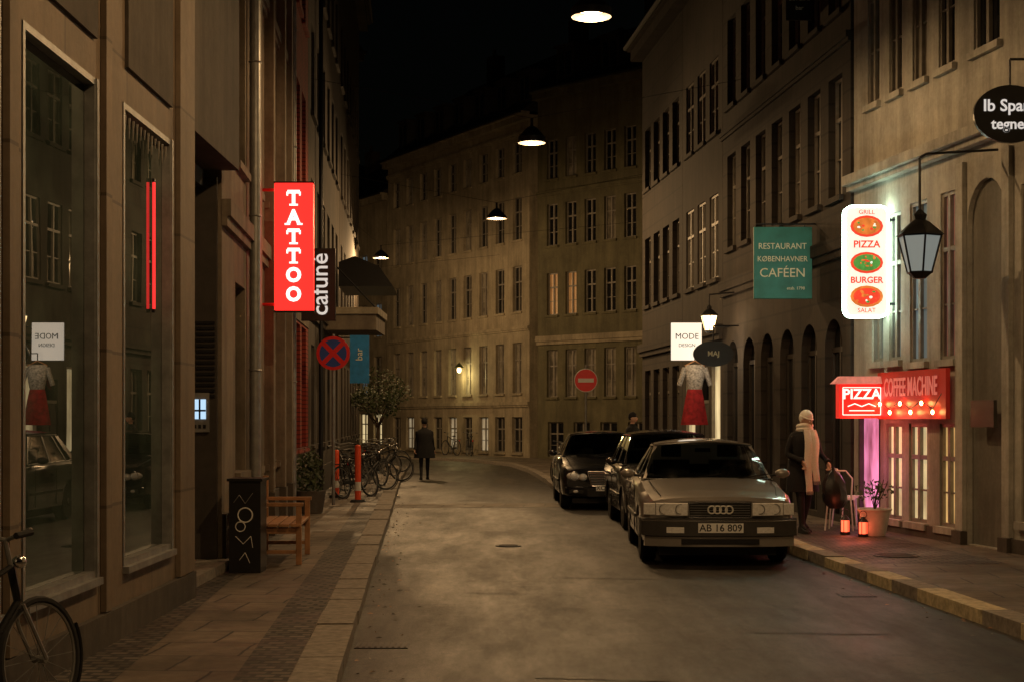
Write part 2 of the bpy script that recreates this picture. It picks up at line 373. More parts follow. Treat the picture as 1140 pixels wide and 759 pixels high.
# ------------------------------------------------------------------ buildings
class Wall:
    def __init__(s,p0,p1):
        s.p0=Vector(p0);s.p1=Vector(p1);s.L=(s.p1-s.p0).length;s.u_=(s.p1-s.p0)/s.L
        s.M=Matrix(((s.u_.x,-s.u_.y,0,p0[0]),(s.u_.y,s.u_.x,0,p0[1]),(0,0,1,0),(0,0,0,1)))
    def u(s,px):
        k=(px-CX)/F; return (k*s.p0.y-s.p0.x)/(s.u_.x-k*s.u_.y)
    def pt(s,u,off=0):
        n=Vector((s.u_.y,-s.u_.x)); q=s.p0+s.u_*u+n*off; return q
def facade(name,w,H,ops,wm,depth=9,roofh=3.2,roofm='roof',bands=(),plinth=None,top=True,frame='frameW',dormers=False,rev=.16,chim=True,sill=True):
    mb=MB(); L=w.L
    us=sorted(set([0,L]+[round(a,4) for o in ops for a in o[:2]])); zs=sorted(set([0,H]+[round(a,4) for o in ops for a in o[2:4]]))
    for a,b in zip(us[:-1],us[1:]):
        for c,d in zip(zs[:-1],zs[1:]):
            mu=(a+b)/2;mz=(c+d)/2
            if any(o[0]<mu<o[1] and o[2]<mz<o[3] for o in ops): continue
            mb.quad((a,0,c),(b,0,c),(b,0,d),(a,0,d),wm)
    for o in ops:
        u0,u1,z0,z1,st=o[:5]; pane=o[5] if len(o)>5 else 'glass'; r=rev
        fm=o[6] if len(o)>6 else frame
        mb.quad((u0,0,z0),(u0,r,z0),(u0,r,z1),(u0,0,z1),wm); mb.quad((u1,0,z0),(u1,0,z1),(u1,r,z1),(u1,r,z0),wm)
        mb.quad((u0,0,z1),(u0,r,z1),(u1,r,z1),(u1,0,z1),wm); mb.quad((u0,0,z0),(u1,0,z0),(u1,r,z0),(u0,r,z0),wm)
        f0,f1=r-.045,r-.002
        if st in('cas','shop','arch'):
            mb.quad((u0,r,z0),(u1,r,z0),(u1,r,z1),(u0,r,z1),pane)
        if st=='cas':
            t=.05; mb.box(u0,u0+t,f0,f1,z0,z1,fm); mb.box(u1-t,u1,f0,f1,z0,z1,fm)
            mb.box(u0+t,u1-t,f0,f1,z1-t,z1,fm); mb.box(u0+t,u1-t,f0,f1,z0,z0+t,fm)
            c=(u0+u1)/2; mb.box(c-.035,c+.035,f0-.01,f1-.003,z0+t,z1-t,fm)
            zt=z0+(z1-z0)*.66; mb.box(u0+t,u1-t,f0-.006,f1-.001,zt-.03,zt+.03,fm)
            zt=z0+(z1-z0)*.33
            mb.box(u0+t,u1-t,f0+.01,f1-.0015,zt-.012,zt+.012,fm)
            if sill: mb.box(u0-.06,u1+.06,-.07,.02,z0-.09,z0-.001,wm)
        if st=='shop':
            t=.045; mb.box(u0,u0+t,f0-.03,f1,z0,z1,fm); mb.box(u1-t,u1,f0-.03,f1,z0,z1,fm)
            mb.box(u0+t,u1-t,f0-.03,f1,z1-t,z1,fm); mb.box(u0+t,u1-t,f0-.03,f1,z0,z0+t,fm)
            mb.box(u0-.02,u1+.02,-.05,.02,z0-.05,z0-.001,fm)
        if st=='arch':
            rad=(u1-u0)/2;cc=(u0+u1)/2;zc=z1-rad;n=10;pts=[(cc-rad*math.cos(math.pi*i/n),zc+rad*math.sin(math.pi*i/n)) for i in range(n+1)]
            for i in range(n):
                cn=(u0,z1) if i<n/2 else (u1,z1)
                mb.add([(cn[0],0,cn[1]),(pts[i][0],0,pts[i][1]),(pts[i+1][0],0,pts[i+1][1])],[(0,1,2)],wm)
                mb.quad((pts[i][0],0,pts[i][1]),(pts[i+1][0],0,pts[i+1][1]),(pts[i+1][0],r-.003,pts[i+1][1]),(pts[i][0],r-.003,pts[i][1]),wm)
            if pane!='niche':
                mb.box(u0,u0+.05,f0,f1,z0,zc,fm); mb.box(u1-.05,u1,f0,f1,z0,zc,fm)
                mb.box(u0+.05,u1-.05,f0,f1,zc-.04,zc+.04,fm); mb.box(cc-.03,cc+.03,f0-.004,f1-.004,z0,zc-.04,fm)
                mb.box(cc-.02,cc+.02,f0,f1,zc+.04,z1,fm)
        if st=='door':
            mb.quad((u0,r,z0),(u1,r,z0),(u1,r,z1),(u0,r,z1),'glass')
            zt=z0+(z1-z0)*.78; mb.box(u0,u1,f0,f1,z0,zt,'frameD')
            for i in range(2):
                for a,b in((.08,.45),(.5,.92)):
                    x0=u0+(u1-u0)*(.06+.48*i); x1=x0+(u1-u0)*.38
                    mb.box(x0,x1,f0-.02,f0-.001,z0+(zt-z0)*a,z0+(zt-z0)*b,'frameD')
            mb.box(u0,u1,f0-.02,f1,zt+.001,zt+.07,fm)
    if plinth: 
        cuts=sorted([(o[0],o[1]) for o in ops if o[2]<plinth[0]]); x=0
        for a,b in cuts+[(L,L)]:
            if a-x>.05: mb.box(x+.001,a-.001,-.05,-.002,0,plinth[0],plinth[1])
            x=max(x,b)
    for (z0,h,p,k) in bands:
        mb.box(-.01,L+.01,-p,-.001,z0,z0+h,k); mb.box(-.01,L+.01,-p*.6,-.002,z0-h*.6,z0-.001,k)
    mb.quad((0,0,0),(0,depth,0),(0,depth,H),(0,0,H),wm); mb.quad((L,0,0),(L,0,H),(L,depth,H),(L,depth,0),wm)
    mb.quad((0,depth,0),(L,depth,0),(L,depth,H),(0,depth,H),wm)
    mb.box(-.02,L+.02,-.32,-.003,H-.25,H,wm); mb.box(-.02,L+.02,-.42,-.003,H+.001,H+.12,wm)
    mb.tube([(0,-.46,H+.1),(L,-.46,H+.1)],.07,'black',8)
    e=.35; hh=H+.125
    mb.add([(0,-e,hh),(L,-e,hh),(L,depth/2,hh+roofh),(0,depth/2,hh+roofh),(L,depth+.2,hh),(0,depth+.2,hh)],[(0,1,2,3),(3,2,4,5),(0,3,5),(1,4,2)],roofm)
    if dormers:
        n=int(L/2.1)
        for i in range(n):
            c=(i+.5)*L/n; s=roofh/(depth/2+e); y0=.35; zb=hh+s*(y0+e)
            mb.box(c-.5,c+.5,y0,y0+1.6,zb-.1,zb+1.25,'roof'); mb.quad((c-.36,y0-.01,zb+.1),(c+.36,y0-.01,zb+.1),(c+.36,y0-.01,zb+1.05),(c-.36,y0-.01,zb+1.05),'glass')
            mb.box(c-.03,c+.03,y0-.03,y0-.011,zb+.1,zb+1.05,'frameD')
            mb.box(c-.58,c+.58,y0-.1,y0+1.7,zb+1.251,zb+1.34,'roof')
    if chim:
        for t in (.2,.75):
            c=L*t; mb.box(c-.4,c+.4,depth/2-.3,depth/2+.3,hh+roofh-.5,hh+roofh+1.1,'dkC'); mb.cyl((c-.15,depth/2,hh+roofh+1.1),(c-.15,depth/2,hh+roofh+1.5),.1,.09,'dkC',8)
    return mb.obj(name,w.M)
def grid(L,rows,n,wd,m0=.4,m1=.4,pane=None,frame=None,st='cas'):
    out=[];sp=(L-m0-m1)/n
    for r in rows:
        for i in range(n):
            c=m0+sp*(i+.5); p=random.choice(['glass','glass','glass','curtain']) if pane is None else pane
            o=(c-wd/2,c+wd/2,r[0],r[1],st,p)
            if frame: o=o+(frame,)
            out.append(o)
    return out

# --- left side
w1=Wall((-2.9,2.0),(-2.9,14.2))
ops=[]
for a in (4.89,7.2,9.31,11.72):
    a0=a-2.0+(.0); ops.append((a0,a0+1.64,.62,4.08,'shop','shopglass','alu'))
    ops.append((a0+.1,a0+1.54,5.6,8.2,'shop','glass','frameD'))
ob=facade('shop_building',w1,17,ops,'stoneL',bands=[(9.2,.2,.12,'stoneL')],plinth=(.35,'greyL'),rev=.07)
pm=MB()
for a in (2.89,5.2,7.31,9.72):
    pm.box(a+.05,a+1.59,-.03,-.001,4.35,5.35,'greyL')
    if a>9: 
        for i in range(12):
            x=a+.1+i*.125; pm.cyl((x,.01,4.0),(x,.01,3.93-.12*random.random()),.012,.003,'frameW',5)
    pm.box(a-.02,a+.03,.0,.03,.62,4.08,'alu') 
    pm.box(a+1.61,a+1.66,-.02,.03,.62,4.08,'alu')
for a in (2.2,4.75,7.0,9.13,11.6): 
    pm.box(a-.06,a+.55 if a>11 else a+.1,-.045,-.004,.36,5.5,'stoneL')
pm.obj('facade_panels',None,ob)
mb=MB(); mb.cyl((-2.945,12.93,2.62),(-2.945,12.93,3.66),.012,.012,'signRefl',10); mb.box(-2.96,-2.935,12.91,12.95,3.661,3.69,'black'); mb.box(-2.96,-2.935,12.91,12.95,2.59,2.619,'black'); mb.obj('sign_reflection_strip')  # added glowing strip standing in for the tattoo sign's reflection in the pane

# entrance bay
mb=MB()
mb.box(-3.3,-2.93,14.21,16.88,4.38,17,'greyL')
mb.box(-4.3,-4.15,14.21,16.88,0,4.37,'frameD'); mb.box(-4.14,-3.3,14.21,16.88,4.2,4.375,'frameD')
mb.box(-4.13,-3.0,14.21,16.88,KH,KH+.1,'kerb')
mb.box(-4.149,-4.09,14.6,15.6,.25,2.5,'frameW'); mb.box(-4.149,-4.08,14.7,15.5,.9,2.4,'glass')
mb.obj('entrance_porch')
w3=Wall((-3.12,16.9),(-3.62,25.1))
ops=grid(w3.L,[(1.1,3.3),(4.7,6.9),(8.1,10.1),(11.2,13)],4,1.05,.9,.3)
ob=facade('apartment_building',w3,16,ops,'greyL2',plinth=(.7,'greyL'),bands=[(3.9,.18,.1,'greyL2'),(7.3,.14,.08,'greyL2')])
mb=MB()
for u in (3.0,4.85,6.7,8.02): mb.box(u-.12,u+.12,-.13,-.002,.71,15.5,'greyL2'); mb.box(u-.16,u+.16,-.15,-.051,0,.705,'greyL')
mb.obj('pilasters',None,ob)
mb=MB()
y=16.88
mb.box(-3.75,-3.16,y-.05,y,.15,4.3,'frameD')
for i in range(14): mb.box(-3.55,-3.18,y-.07,y-.051,1.95+.06*i,1.98+.06*i,'black')
mb.box(-3.42,-3.235,y-.09,y-.052,1.58,2.0,'alu')
mb.box(-3.40,-3.27,y-.097,y-.091,1.72,1.93,'keypad'); mb.box(-3.40,-3.27,y-.099,y-.098,1.80,1.82,'black'); mb.box(-3.345,-3.325,y-.0995,y-.0982,1.72,1.93,'black')
for i in range(3): mb.box(-3.40+.05*i,-3.37+.05*i,y-.097,y-.091,1.62,1.66,'black')
mb.obj('intercom_panel')
def pipe(name,w,px,z0,z1,r=.05,k='steel'):
    mb=MB(); u=w.u(px); p=w.pt(u,.1)
    mb.cyl((p.x,p.y,z0),(p.x,p.y,z1),r,r,k,12)
    z=z0+.3
    while z<z1: mb.torus((p.x,p.y,z),(0,0,1),r+.003,.012,k,14); z+=1.9
    mb.obj(name)
pipe('drain_pipe',w3,275,.12,15.8,.07)
w4=Wall((-3.62,25.12),(-3.93,30.3))
ops=grid(w4.L,[(5.7,7.7),(9,11),(12.2,14)],3,.95)+grid(w4.L,[(1.2,3.4)],3,1.1)
ob=facade('red_brick_building',w4,16.5,ops,'red',bands=[(4.2,.25,.12,'greyL2')],plinth=(.8,'greyL'))
mb=MB(); mb.box(.01,w4.L-.01,-.02,-.001,.8,1.15,'greyL2'); mb.box(.01,w4.L-.01,-.02,-.001,3.45,4.05,'greyL2'); mb.obj('render_band',None,ob)
pipe('drain_pipe',w4,320,.12,16,.045,'alu')
w5=Wall((-3.93,30.32),(-4.64,42.2))
ops=grid(w5.L,[(1.2,3.2),(4.6,6.5),(7.8,9.6),(10.9,12.6)],6,1.0)
facade('corner_townhouse',w5,16.5,ops,'greyL',bands=[(3.8,.2,.12,'greyL')],plinth=(.7,'dkC'))
w6=Wall((-4.64,42.22),(-5.55,57))
ops=grid(w6.L,[(1.2,3.2),(4.6,6.5),(7.8,9.6),(10.9,12.6)],7,1.0)
facade('dark_townhouse',w6,16,ops,'dkC',bands=[(3.8,.2,.12,'dkC')],plinth=(.7,'dkC'))
pipe('drain_pipe',w5,352,.12,16,.045,'black')
w7=Wall((-5.6,57.1),(-22,69)); facade('bend_townhouse',w7,15,grid(w7.L,[(1.2,3.2),(4.6,6.5),(7.8,9.6)],8,1.0),'dkC')

# --- right side
wA=Wall((5.2,23.9),(7.5,9.9))
U=wA.u
ops=[]
for a,b in((966,979),(990,1004),(1016,1032),(1045,1063),(1084,1113),(1150,1182)): ops.append((U(a),U(b),6.35,8.7,'cas',random.choice(['glass','curtain'])))
for a,b in((966,979),(990,1004),(1016,1032),(1045,1063),(1084,1113),(1150,1182)): ops.append((U(a),U(b),10,12.2,'cas','glass'))
ops+= [(U(971),U(983),2.55,4.65,'cas','coolwin'),(U(990),U(1003),2.55,4.65,'cas','coolwin'),(U(1013),U(1032),2.5,4.7,'cas','coolwin'),(U(1047),U(1064),2.5,4.7,'cas','redwin')]
ops+= [(U(986),U(1004),.3,1.66,'cas','warmwin2'),(U(1012),U(1032),.3,1.66,'cas','warmwin2'),(U(1046),U(1065),.3,1.66,'cas','warmwin')]
ops+= [(U(956),U(980),.13,1.95,'shop','magenta','frameD')]
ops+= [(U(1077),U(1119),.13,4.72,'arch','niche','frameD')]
ops+= [(U(1137),U(1175),.5,4.5,'cas','glass'),(U(1210),U(1250),.13,4.5,'arch','glass')]
obA=facade('plastered_corner_house',wA,14.5,ops,'pale',bands=[(5.24,.14,.2,'pale'),(9.3,.12,.1,'pale')],plinth=(.28,'greyL'),rev=.07)
mb=MB()
for a,b in((1068,1076),(1120,1128)):
    mb.box(U(a),U(b),-.06,-.001,.29,5.0,'pale'); mb.box(U(a)-.03,U(b)+.03,-.1,-.051,0,.285,'greyL')
mb.obj('pilasters',None,obA)
def XB(y): return 7.35-.09*y
wB=Wall((XB(32.8),32.8),(XB(24.0)-.02,24.0))
ops=grid(wB.L,[(5.2,7.1),(8.1,9.9)],7,.75,.2,.2)+grid(wB.L,[(.2,3.3)],6,.95,.2,.2,'glass','frameD','arch')
facade('arcaded_townhouse',wB,11.5,ops,'dkB',bands=[(4.35,.2,.10,'dkB'),(7.55,.1,.08,'dkB')])
wC=Wall((XB(37),37),(XB(32.82),32.82))
u=wC.u
ops=grid(wC.L,[(4.7,6.5),(7.8,9.4)],3,.85,.2,.2)
ops+=[(.35,1.45,.3,2.9,'shop','warmwin2','frameW'),(1.9,2.85,.15,2.6,'door'),(3.1,4.0,.4,2.9,'shop','warmwin2','frameW')]
facade('dress_shop_building',wC,11.6,ops,'dkC',bands=[(3.5,.2,.14,'dkC')],rev=.08)
wD=Wall((XB(42.5),42.5),(XB(37.02),37.02))
ops=grid(wD.L,[(1.2,3.0),(4.7,6.5),(7.8,9.4)],4,.85,.2,.2)
facade('cream_townhouse',wD,11.6,ops,'dkB',bands=[(3.5,.2,.14,'dkB')])
# --- blocks closing the view
wE=Wall((1.05,64.2),(9.5,55.2))
rows=[(2.6,4.5),(5.9,7.6),(8.7,10.4),(11.4,13)]
ops=grid(wE.L,rows,11,.62,.3,.3)+grid(wE.L,[(.2,1.6)],8,.9,.3,.3)
eo=[]
for o in ops:
    if abs(o[2]-5.9)<.01 and .4<o[0]<2.6: eo.append(o[:5]+('dimwin',))
    elif abs(o[2]-2.6)<.01: eo.append(o[:5]+('curtain',))
    else: eo.append(o)
facade('green_apartment_block',wE,14.9,eo,'greenE',bands=[(4.85,.22,.15,'paleF'),(10.8,.12,.1,'greenE')],dormers=True)
wF=Wall((-6.15,78),(.72,65))
rows=[(6.2,8.1),(9.2,11.0),(12,13.3)]
ops=grid(wF.L,rows,9,.8,.3,.3)+grid(wF.L,[(2.8,4.9)],9,.8,.3,.3,'curtain')
gf=grid(wF.L,[(.3,1.8)],9,.9,.3,.3,'glass'); gf=[o[:5]+('doorwin',) if i in(1,4,6) else o for i,o in enumerate(gf)]
facade('grey_apartment_block',wF,14.3,ops+gf,'paleF',bands=[(2.3,.14,.1,'paleF'),(5.45,.12,.1,'paleF'),(13.6,.12,.12,'paleF')],dormers=True,roofh=4)
wG=Wall((-13.5,92),(-6.3,79.5))
ops=grid(wG.L,[(2.8,4.9),(5.9,7.6),(8.5,10.2)],8,.9,.3,.3,'coolwin')
ops=[o if random.random()<.35 else o[:5]+('glass',) for o in ops]+grid(wG.L,[(.4,2.0)],8,1.0,.3,.3,'warmwin2')
facade('distant_townhouse',wG,13,ops,'paleF',roofh=3)
wH=Wall((-40,110),(40,110)); facade('background_buildings',wH,16,grid(wH.L,[(3,5),(7,9),(11,13)],20,1.2),'dkC',roofh=4)

# ------------------------------------------------------------------ hanging street lamps
def hang(x,y,xl,xr,z=7.2,pw=1000,zl=8.4,rim=0.0,lz=-.11):
    e=empty('street_lamp',T(x,y,z))
    mb=MB()
    prof=[(.27,-.02-rim),(.275,.04),(.22,.10),(.13,.2),(.05,.26),(0,.265)]
    secs=[[(r*math.cos(2*math.pi*i/24),r*math.sin(2*math.pi*i/24),h) for i in range(24)] for r,h in prof]
    mb.loft(secs,'black',caps=False); mb.cyl((0,0,.26),(0,0,.42),.03,.03,'black',8)
    mb.obj('shade',None,e)
    mb=MB(); mb.ell((0,0,.03),(.20,.20,.04),'lampE',20,8); mb.obj('bulb_glass',None,e)
    mb=MB(); mb.tube([(xl-x,0,zl-z),(0,0,.42),(xr-x,0,zl-z)],.005,'black',5)
    mb.obj('span_wire',None,e)
    light('POINT','lamp_light',(0,0,lz),pw,(1,.61,.275),e,.05)
hang(1.6,1.5,-2.9,8,pw=620,rim=.05,lz=-.035)  # unseen, as is the next; added along the row to light the foreground
hang(1.35,11.4,-2.9,7.2,pw=560,rim=.05,lz=-.035)
hang(1.07,21.2,-3.4,5.6,pw=540,rim=.05,lz=-.035)
hang(.39,30.9,-3.95,4.6,pw=520,rim=.05,lz=-.035)
hang(-.42,43,-4.7,3.6,pw=820)
hang(-4.47,53.6,-5.4,4,pw=950)
hang(-8.2,64.2,-13,-.5,pw=950)  # added out of sight behind the left row to light the far facade

# ------------------------------------------------------------------ signs
e=empty('tattoo_sign',T(-2.81,20.3,3.93))
mb=MB(); mb.box(-.25,.25,-.07,.07,-.82,.82,'tatR'); mb.obj('light_box',None,e,.012)
mb=MB()
mb.box(-.262,.262,-.06,.06,.822,.84,'black'); mb.box(-.262,.262,-.06,.06,-.84,-.822,'black')
mb.tube([(-.26,0,.74),(-.56,0,.74)],.02,'signred',8); mb.tube([(-.26,0,-.74),(-.56,0,-.74)],.02,'signred',8); mb.obj('bracket',None,e)
for i,c in enumerate('TATTOO'):
    z=.62-i*.248
    text(c,.25,(0,-.078,z),'tatW',e,off=.011,sx=.95)
    if c=='T':
        m2=MB(); m2.box(-.055,.055,-.082,-.074,z-.094,z-.072,'tatW'); m2.box(-.092,-.07,-.082,-.074,z+.035,z+.085,'tatW'); m2.box(.07,.092,-.082,-.074,z+.035,z+.085,'tatW'); m2.obj('serifs',None,e)
    if c=='A':
        m2=MB(); m2.box(-.115,-.045,-.082,-.074,z-.094,z-.072,'tatW'); m2.box(.045,.115,-.082,-.074,z-.094,z-.072,'tatW'); m2.obj('serifs',None,e)
e=empty('cafe_sign',T(-3.05,24.8,3.83))
mb=MB(); mb.box(-.27,.27,-.04,.04,-.57,.57,'blackp'); mb.tube([(-.27,0,.4),(-.6,0,.4)],.015,'black'); mb.tube([(-.27,0,-.4),(-.6,0,-.4)],.015,'black'); mb.obj('board',None,e,.006)
text('cafuné',.38,(0.03,-.046,0),'cafW',e,ry=R(-90),off=.003)
e=empty('traffic_sign',T(-3.3,29,2.93))
mb=MB(); mb.cyl((0,0,0),(0,.02,0),.31,.31,'signred',32); mb.cyl((0,-.006,0),(0,-.001,0),.25,.25,'signblue',32)
d=.25/1.414; w=.03
for s in(-1,1):
    mb.add([(-d-w,-.009,-s*d+s*w),(-d+w,-.009,-s*d-s*w),(d+w,-.009,s*d-s*w),(d-w,-.009,s*d+s*w)],[(0,1,2,3)],'signred')
    if s<0: mb.v[-4:]=[(a,b-.002,c) for a,b,c in mb.v[-4:]]
mb.cyl((0,.05,.35),(0,.05,-2.8),.03,.03,'steel',10); mb.obj('disc_and_pole',None,e)
e=empty('shop_sign',T(-3.2,33,2.97)); mb=MB(); mb.box(-.2,.2,-.03,.03,-.5,.5,'blue'); mb.tube([(-.2,0,.45),(-.85,0,.45)],.015,'black'); mb.obj('board',None,e)
text('bar',.2,(0,-.036,.1),'tealT',e,ry=R(-90))
e=empty('no_entry_sign',T(1.88,40,2.70))
mb=MB(); mb.cyl((0,0,0),(0,.02,0),.30,.30,'signred',32); mb.torus((0,-.002,0),(0,1,0),.29,.01,'white',32); mb.box(-.2,.2,-.008,-.001,-.05,.05,'white')
mb.cyl((0,.05,.4),(0,.05,-2.62),.03,.03,'steel',10); mb.obj('disc_and_pole',None,e)
e=empty('restaurant_sign',T(4.47,25.9,4.28)); mb=MB(); mb.box(-.49,.47,-.03,.03,-.59,.59,'teal')
mb.tube([(-.45,0,.64),(.55,0,.64)],.015,'black')
for x in(-.35,.35): mb.cyl((x,0,.59),(x,0,.64),.01,.01,'black',5)
mb.obj('board',None,e,.005)
text('RESTAURANT',.14,(-.02,-.036,.27),'tealT',e,sx=.92); text('KØBENHAVNER',.125,(-.02,-.036,.06),'tealT',e,sx=.92); text('CAFÉEN',.21,(-.02,-.036,-.17),'tealT',e); text('etab. 1798',.07,(.2,-.036,-.42),'tealT',e)
# menu light box
e=empty('menu_sign',T(5.06,22.5,3.96))
mb=MB(); 
def rrect(W2,H2,rr):
    pts=[]
    for cx,cz,a in((W2-rr,H2-rr,0),(-W2+rr,H2-rr,90),(-W2+rr,-H2+rr,180),(W2-rr,-H2+rr,270)):
        for i in range(6): t=R(a+18*i); pts.append((cx+rr*math.cos(t),cz+rr*math.sin(t)))
    return pts
pts=rrect(.29,.77,.09); mb.loft([[(x,-.07,z) for x,z in pts],[(x,.07,z) for x,z in pts]],'menuW',sm=False)
pts=rrect(.305,.785,.1); p3=[(x,0,z) for x,z in pts]; mb.tube([(a,-.06,c) for a,b,c in p3+[p3[0]]],.016,'menuE',6); mb.tube([(a,.06,c) for a,b,c in p3+[p3[0]]],.016,'menuE',6)
for z,k,k2 in((.50,'menuO','menuR'),(-.02,'menuG','menuR'),(-.50,'menuR','menuO')):
    mb.ell((0,-.078,z),(.235,.012,.155),k2,24,8); mb.ell((0.0,-.090,z),(.195,.012,.12),k,20,8)
    for i in range(16): mb.ell((random.uniform(-.14,.14),-.102,z+random.uniform(-.08,.08)),(random.uniform(.012,.035),.006,random.uniform(.01,.025)),random.choice(['menuW','menuR','menuG','menuO','menuO']),8,5)
mb.tube([(.3,0,.6),(.42,0,.6)],.02,'black'); mb.tube([(.3,0,-.6),(.42,0,-.6)],.02,'black'); mb.obj('light_box',None,e)
text('BURGER',.125,(0,-.078,-.27),'menuR',e,off=.003); text('PIZZA',.14,(0,-.078,.24),'menuR',e,off=.003); text('SALAT',.09,(0,-.078,-.70),'menuR',e);text('GRILL',.09,(0,-.078,.70),'menuR',e)
# pizza sign
e=empty('pizza_sign',T(5.0,22.6,2.0))
mb=MB(); mb.box(-.32,.32,-.12,.12,-.27,.22,'pizR'); mb.add([(-.4,-.16,.225),(.4,-.16,.225),(.4,.16,.225),(-.4,.16,.225),(-.3,-.1,.33),(.3,-.1,.33),(.3,.1,.33),(-.3,.1,.33)],[(0,1,5,4),(1,2,6,5),(2,3,7,6),(3,0,4,7),(4,5,6,7),(3,2,1,0)],'pizRoof')
mb.tube([(-.27,-.13,-.22),(.27,-.13,-.22),(.27,-.13,.17),(-.27,-.13,.17),(-.27,-.13,-.22)],.006,'pizW',6)
mb.tube([(-.2,-.13,-.1),(-.1,-.13,-.06),(0,-.13,-.1),(.1,-.13,-.06),(.2,-.13,-.1)],.008,'pizW',6); mb.tube([(-.18,-.13,-.16),(.18,-.13,-.16)],.007,'pizW',6)
mb.tube([(.3,0,.1),(.5,0,.1)],.02,'black'); mb.obj('light_box',None,e)
text('PIZZA',.2,(0,-.128,.07),'pizW',e,off=.004)
light('POINT','sign_light',(-.05,-.3,-.35),12,(1,.14,.08),e,.15)
light('POINT','door_light',(.1,-.15,-1.0),4,(1,.2,.45),e,.15)
# red banner
u0=U(988);u1=U(1065)
e=empty('banner_sign',wA.M@Matrix.Translation(((u0+u1)/2,-.12,2.05)))
mb=MB(); hw=(u1-u0)/2; mb.box(-hw,hw,-.03,.03,-.33,.33,'banner')
for i in range(6):
    x=-hw+.25+i*(2*hw-.5)/5; mb.ell((x,-.1,-.12-.12*(i%2)),(.022,.022,.03),'fairy',8,6)
mb.tube([(-hw,-.09,.0)]+[(-hw+.25+i*(2*hw-.5)/5,-.1,-.08-.12*(i%2)) for i in range(6)]+[(hw,-.09,0)],.006,'black',5)
mb.obj('board',None,e)
text('COFFEE MACHINE',.36,(0,-.036,.1),'bannerT',e,sx=.6,off=.005)
def oval(name,x,y,z,w,h,lines,k='white',rod=None):
    e=empty(name,T(x,y,z)); mb=MB()
    pts=[(w*math.cos(2*math.pi*i/36),h*math.sin(2*math.pi*i/36)) for i in range(36)]
    mb.loft([[(a,-.03,b) for a,b in pts],[(a,.03,b) for a,b in pts]],'blackp',sm=False)
    if rod: mb.tube([(0,0,h),(0,0,h+.3),(rod,0,h+.3)],.014,'black')
    mb.obj('board',None,e)
    for s,t,zz in lines: text(s,t,(0,-.036,zz),k,e,off=.003)
    return e
oval('oval_shop_sign',5.70,18.0,5.20,.42,.33,[('Ib Spang',.19,.09),('tegner',.17,-.12)],'cafW',rod=.5)
oval('oval_shop_sign',3.97,31.0,3.0,.40,.25,[('MAJ',.14,0)],'tealT',rod=.5)
e=empty('projecting_sign',T(4.75,26.0,8.55)); mb=MB(); mb.box(-.22,.2,-.02,.02,-.25,.25,'blackp'); mb.tube([(-.25,0,.27),(.4,0,.27)],.012,'black'); mb.obj('board',None,e)
text('DIN GLAS',.08,(0,-.026,.1),'tealT',e); text('bar',.1,(0,-.026,-.05),'tealT',e)
# lanterns
def lantern(name,M,s,lit,arm):
    e=empty(name,M); mb=MB()
    n=6; ring=lambda r,z:[(r*math.cos(math.pi/n+2*math.pi*i/n),r*math.sin(math.pi/n+2*math.pi*i/n),z) for i in range(n)]
    mb.loft([ring(.16*s,-.28*s),ring(.29*s,.22*s)],'bulbE' if lit else 'lglassGlow',sm=False)
    a=ring(.165*s,-.28*s);b=ring(.295*s,.22*s)
    for p,q in zip(a,b): mb.cyl(p,q,.014*s,.014*s,'black',5)
    for r,z in((.165,-.28),(.295,.22)):
        t=ring(r*s,z*s); mb.tube(t+[t[0]],.016*s,'black',5)
    mb.loft([ring(.34*s,.225*s),ring(.14*s,.40*s),ring(.08*s,.44*s),ring(.1*s,.5*s),ring(.02*s,.58*s)],'black',sm=False)
    mb.loft([ring(.17*s,-.285*s),ring(.08*s,-.36*s)],'black',sm=False)
    if arm: mb.tube(arm,.016,'black',6)
    mb.obj('lantern_body',None,e)
    return e
q=wA.pt(U(1105),0)
lantern('wall_lantern',T(4.98,19.2,3.75),.9,False,[(0,0,.5),(0,0,1.15),(.08,0,1.2),(q.x-4.98,0,1.25)])
e=lantern('wall_lantern',T(3.95,31.5,3.65),.6,True,[(0,0,.3),(0,0,.55),(.55,0,.6)])
light('POINT','lantern_light',(0,-.4,-.05),12,(1,.6,.28),e,.1)
q=wF.pt(wF.u(519),.35)
e=empty('wall_lamp',T(q.x,q.y,3.9)); mb=MB(); mb.cyl((0,0,.1),(0,0,.3),.22,.05,'leaf',12); mb.ell((0,0,0),(.10,.10,.13),'bulbE',12,8); mb.tube([(0,0,.3),(0,.35,.35)],.02,'black'); mb.obj('lamp_body',None,e)
light('POINT','lamp_light',(0,-.15,-.25),60,(.95,.75,.3),e,.1)
e=empty('shop_light_sign',T(3.58,32.2,3.30)); mb=MB(); mb.box(-.32,.30,-.04,.04,-.38,.38,'whiteE'); mb.tube([(.3,0,.3),(.9,0,.3)],.015,'black'); mb.obj('board',None,e)
text('MODE',.17,(0,-.046,.1),'blackp',e); text('DESIGN',.1,(0,-.046,-.08),'blackp',e)
e=empty('hanging_dress',T(3.72,32.0,2.1)); mb=MB()
def ringe(cx,rx,ry,z,n=14,w=0): return [(cx+(rx+w*math.sin(i*3.1))*math.cos(2*math.pi*i/n),ry*math.sin(2*math.pi*i/n),z) for i in range(n)]
mb.loft([ringe(0,.16,.07,.72),ringe(0,.22,.1,.66),ringe(0,.18,.1,.4),ringe(0,.14,.09,.2)],'dressW')
mb.loft([ringe(0,.15,.1,.22),ringe(0,.19,.12,.0,14,.025),ringe(0,.27,.15,-.50,14,.05)],'dressR')
for s in(-1,1): mb.cyl((s*.2,0,.66),(s*.32,0,.3),.06,.05,'dressW',8)
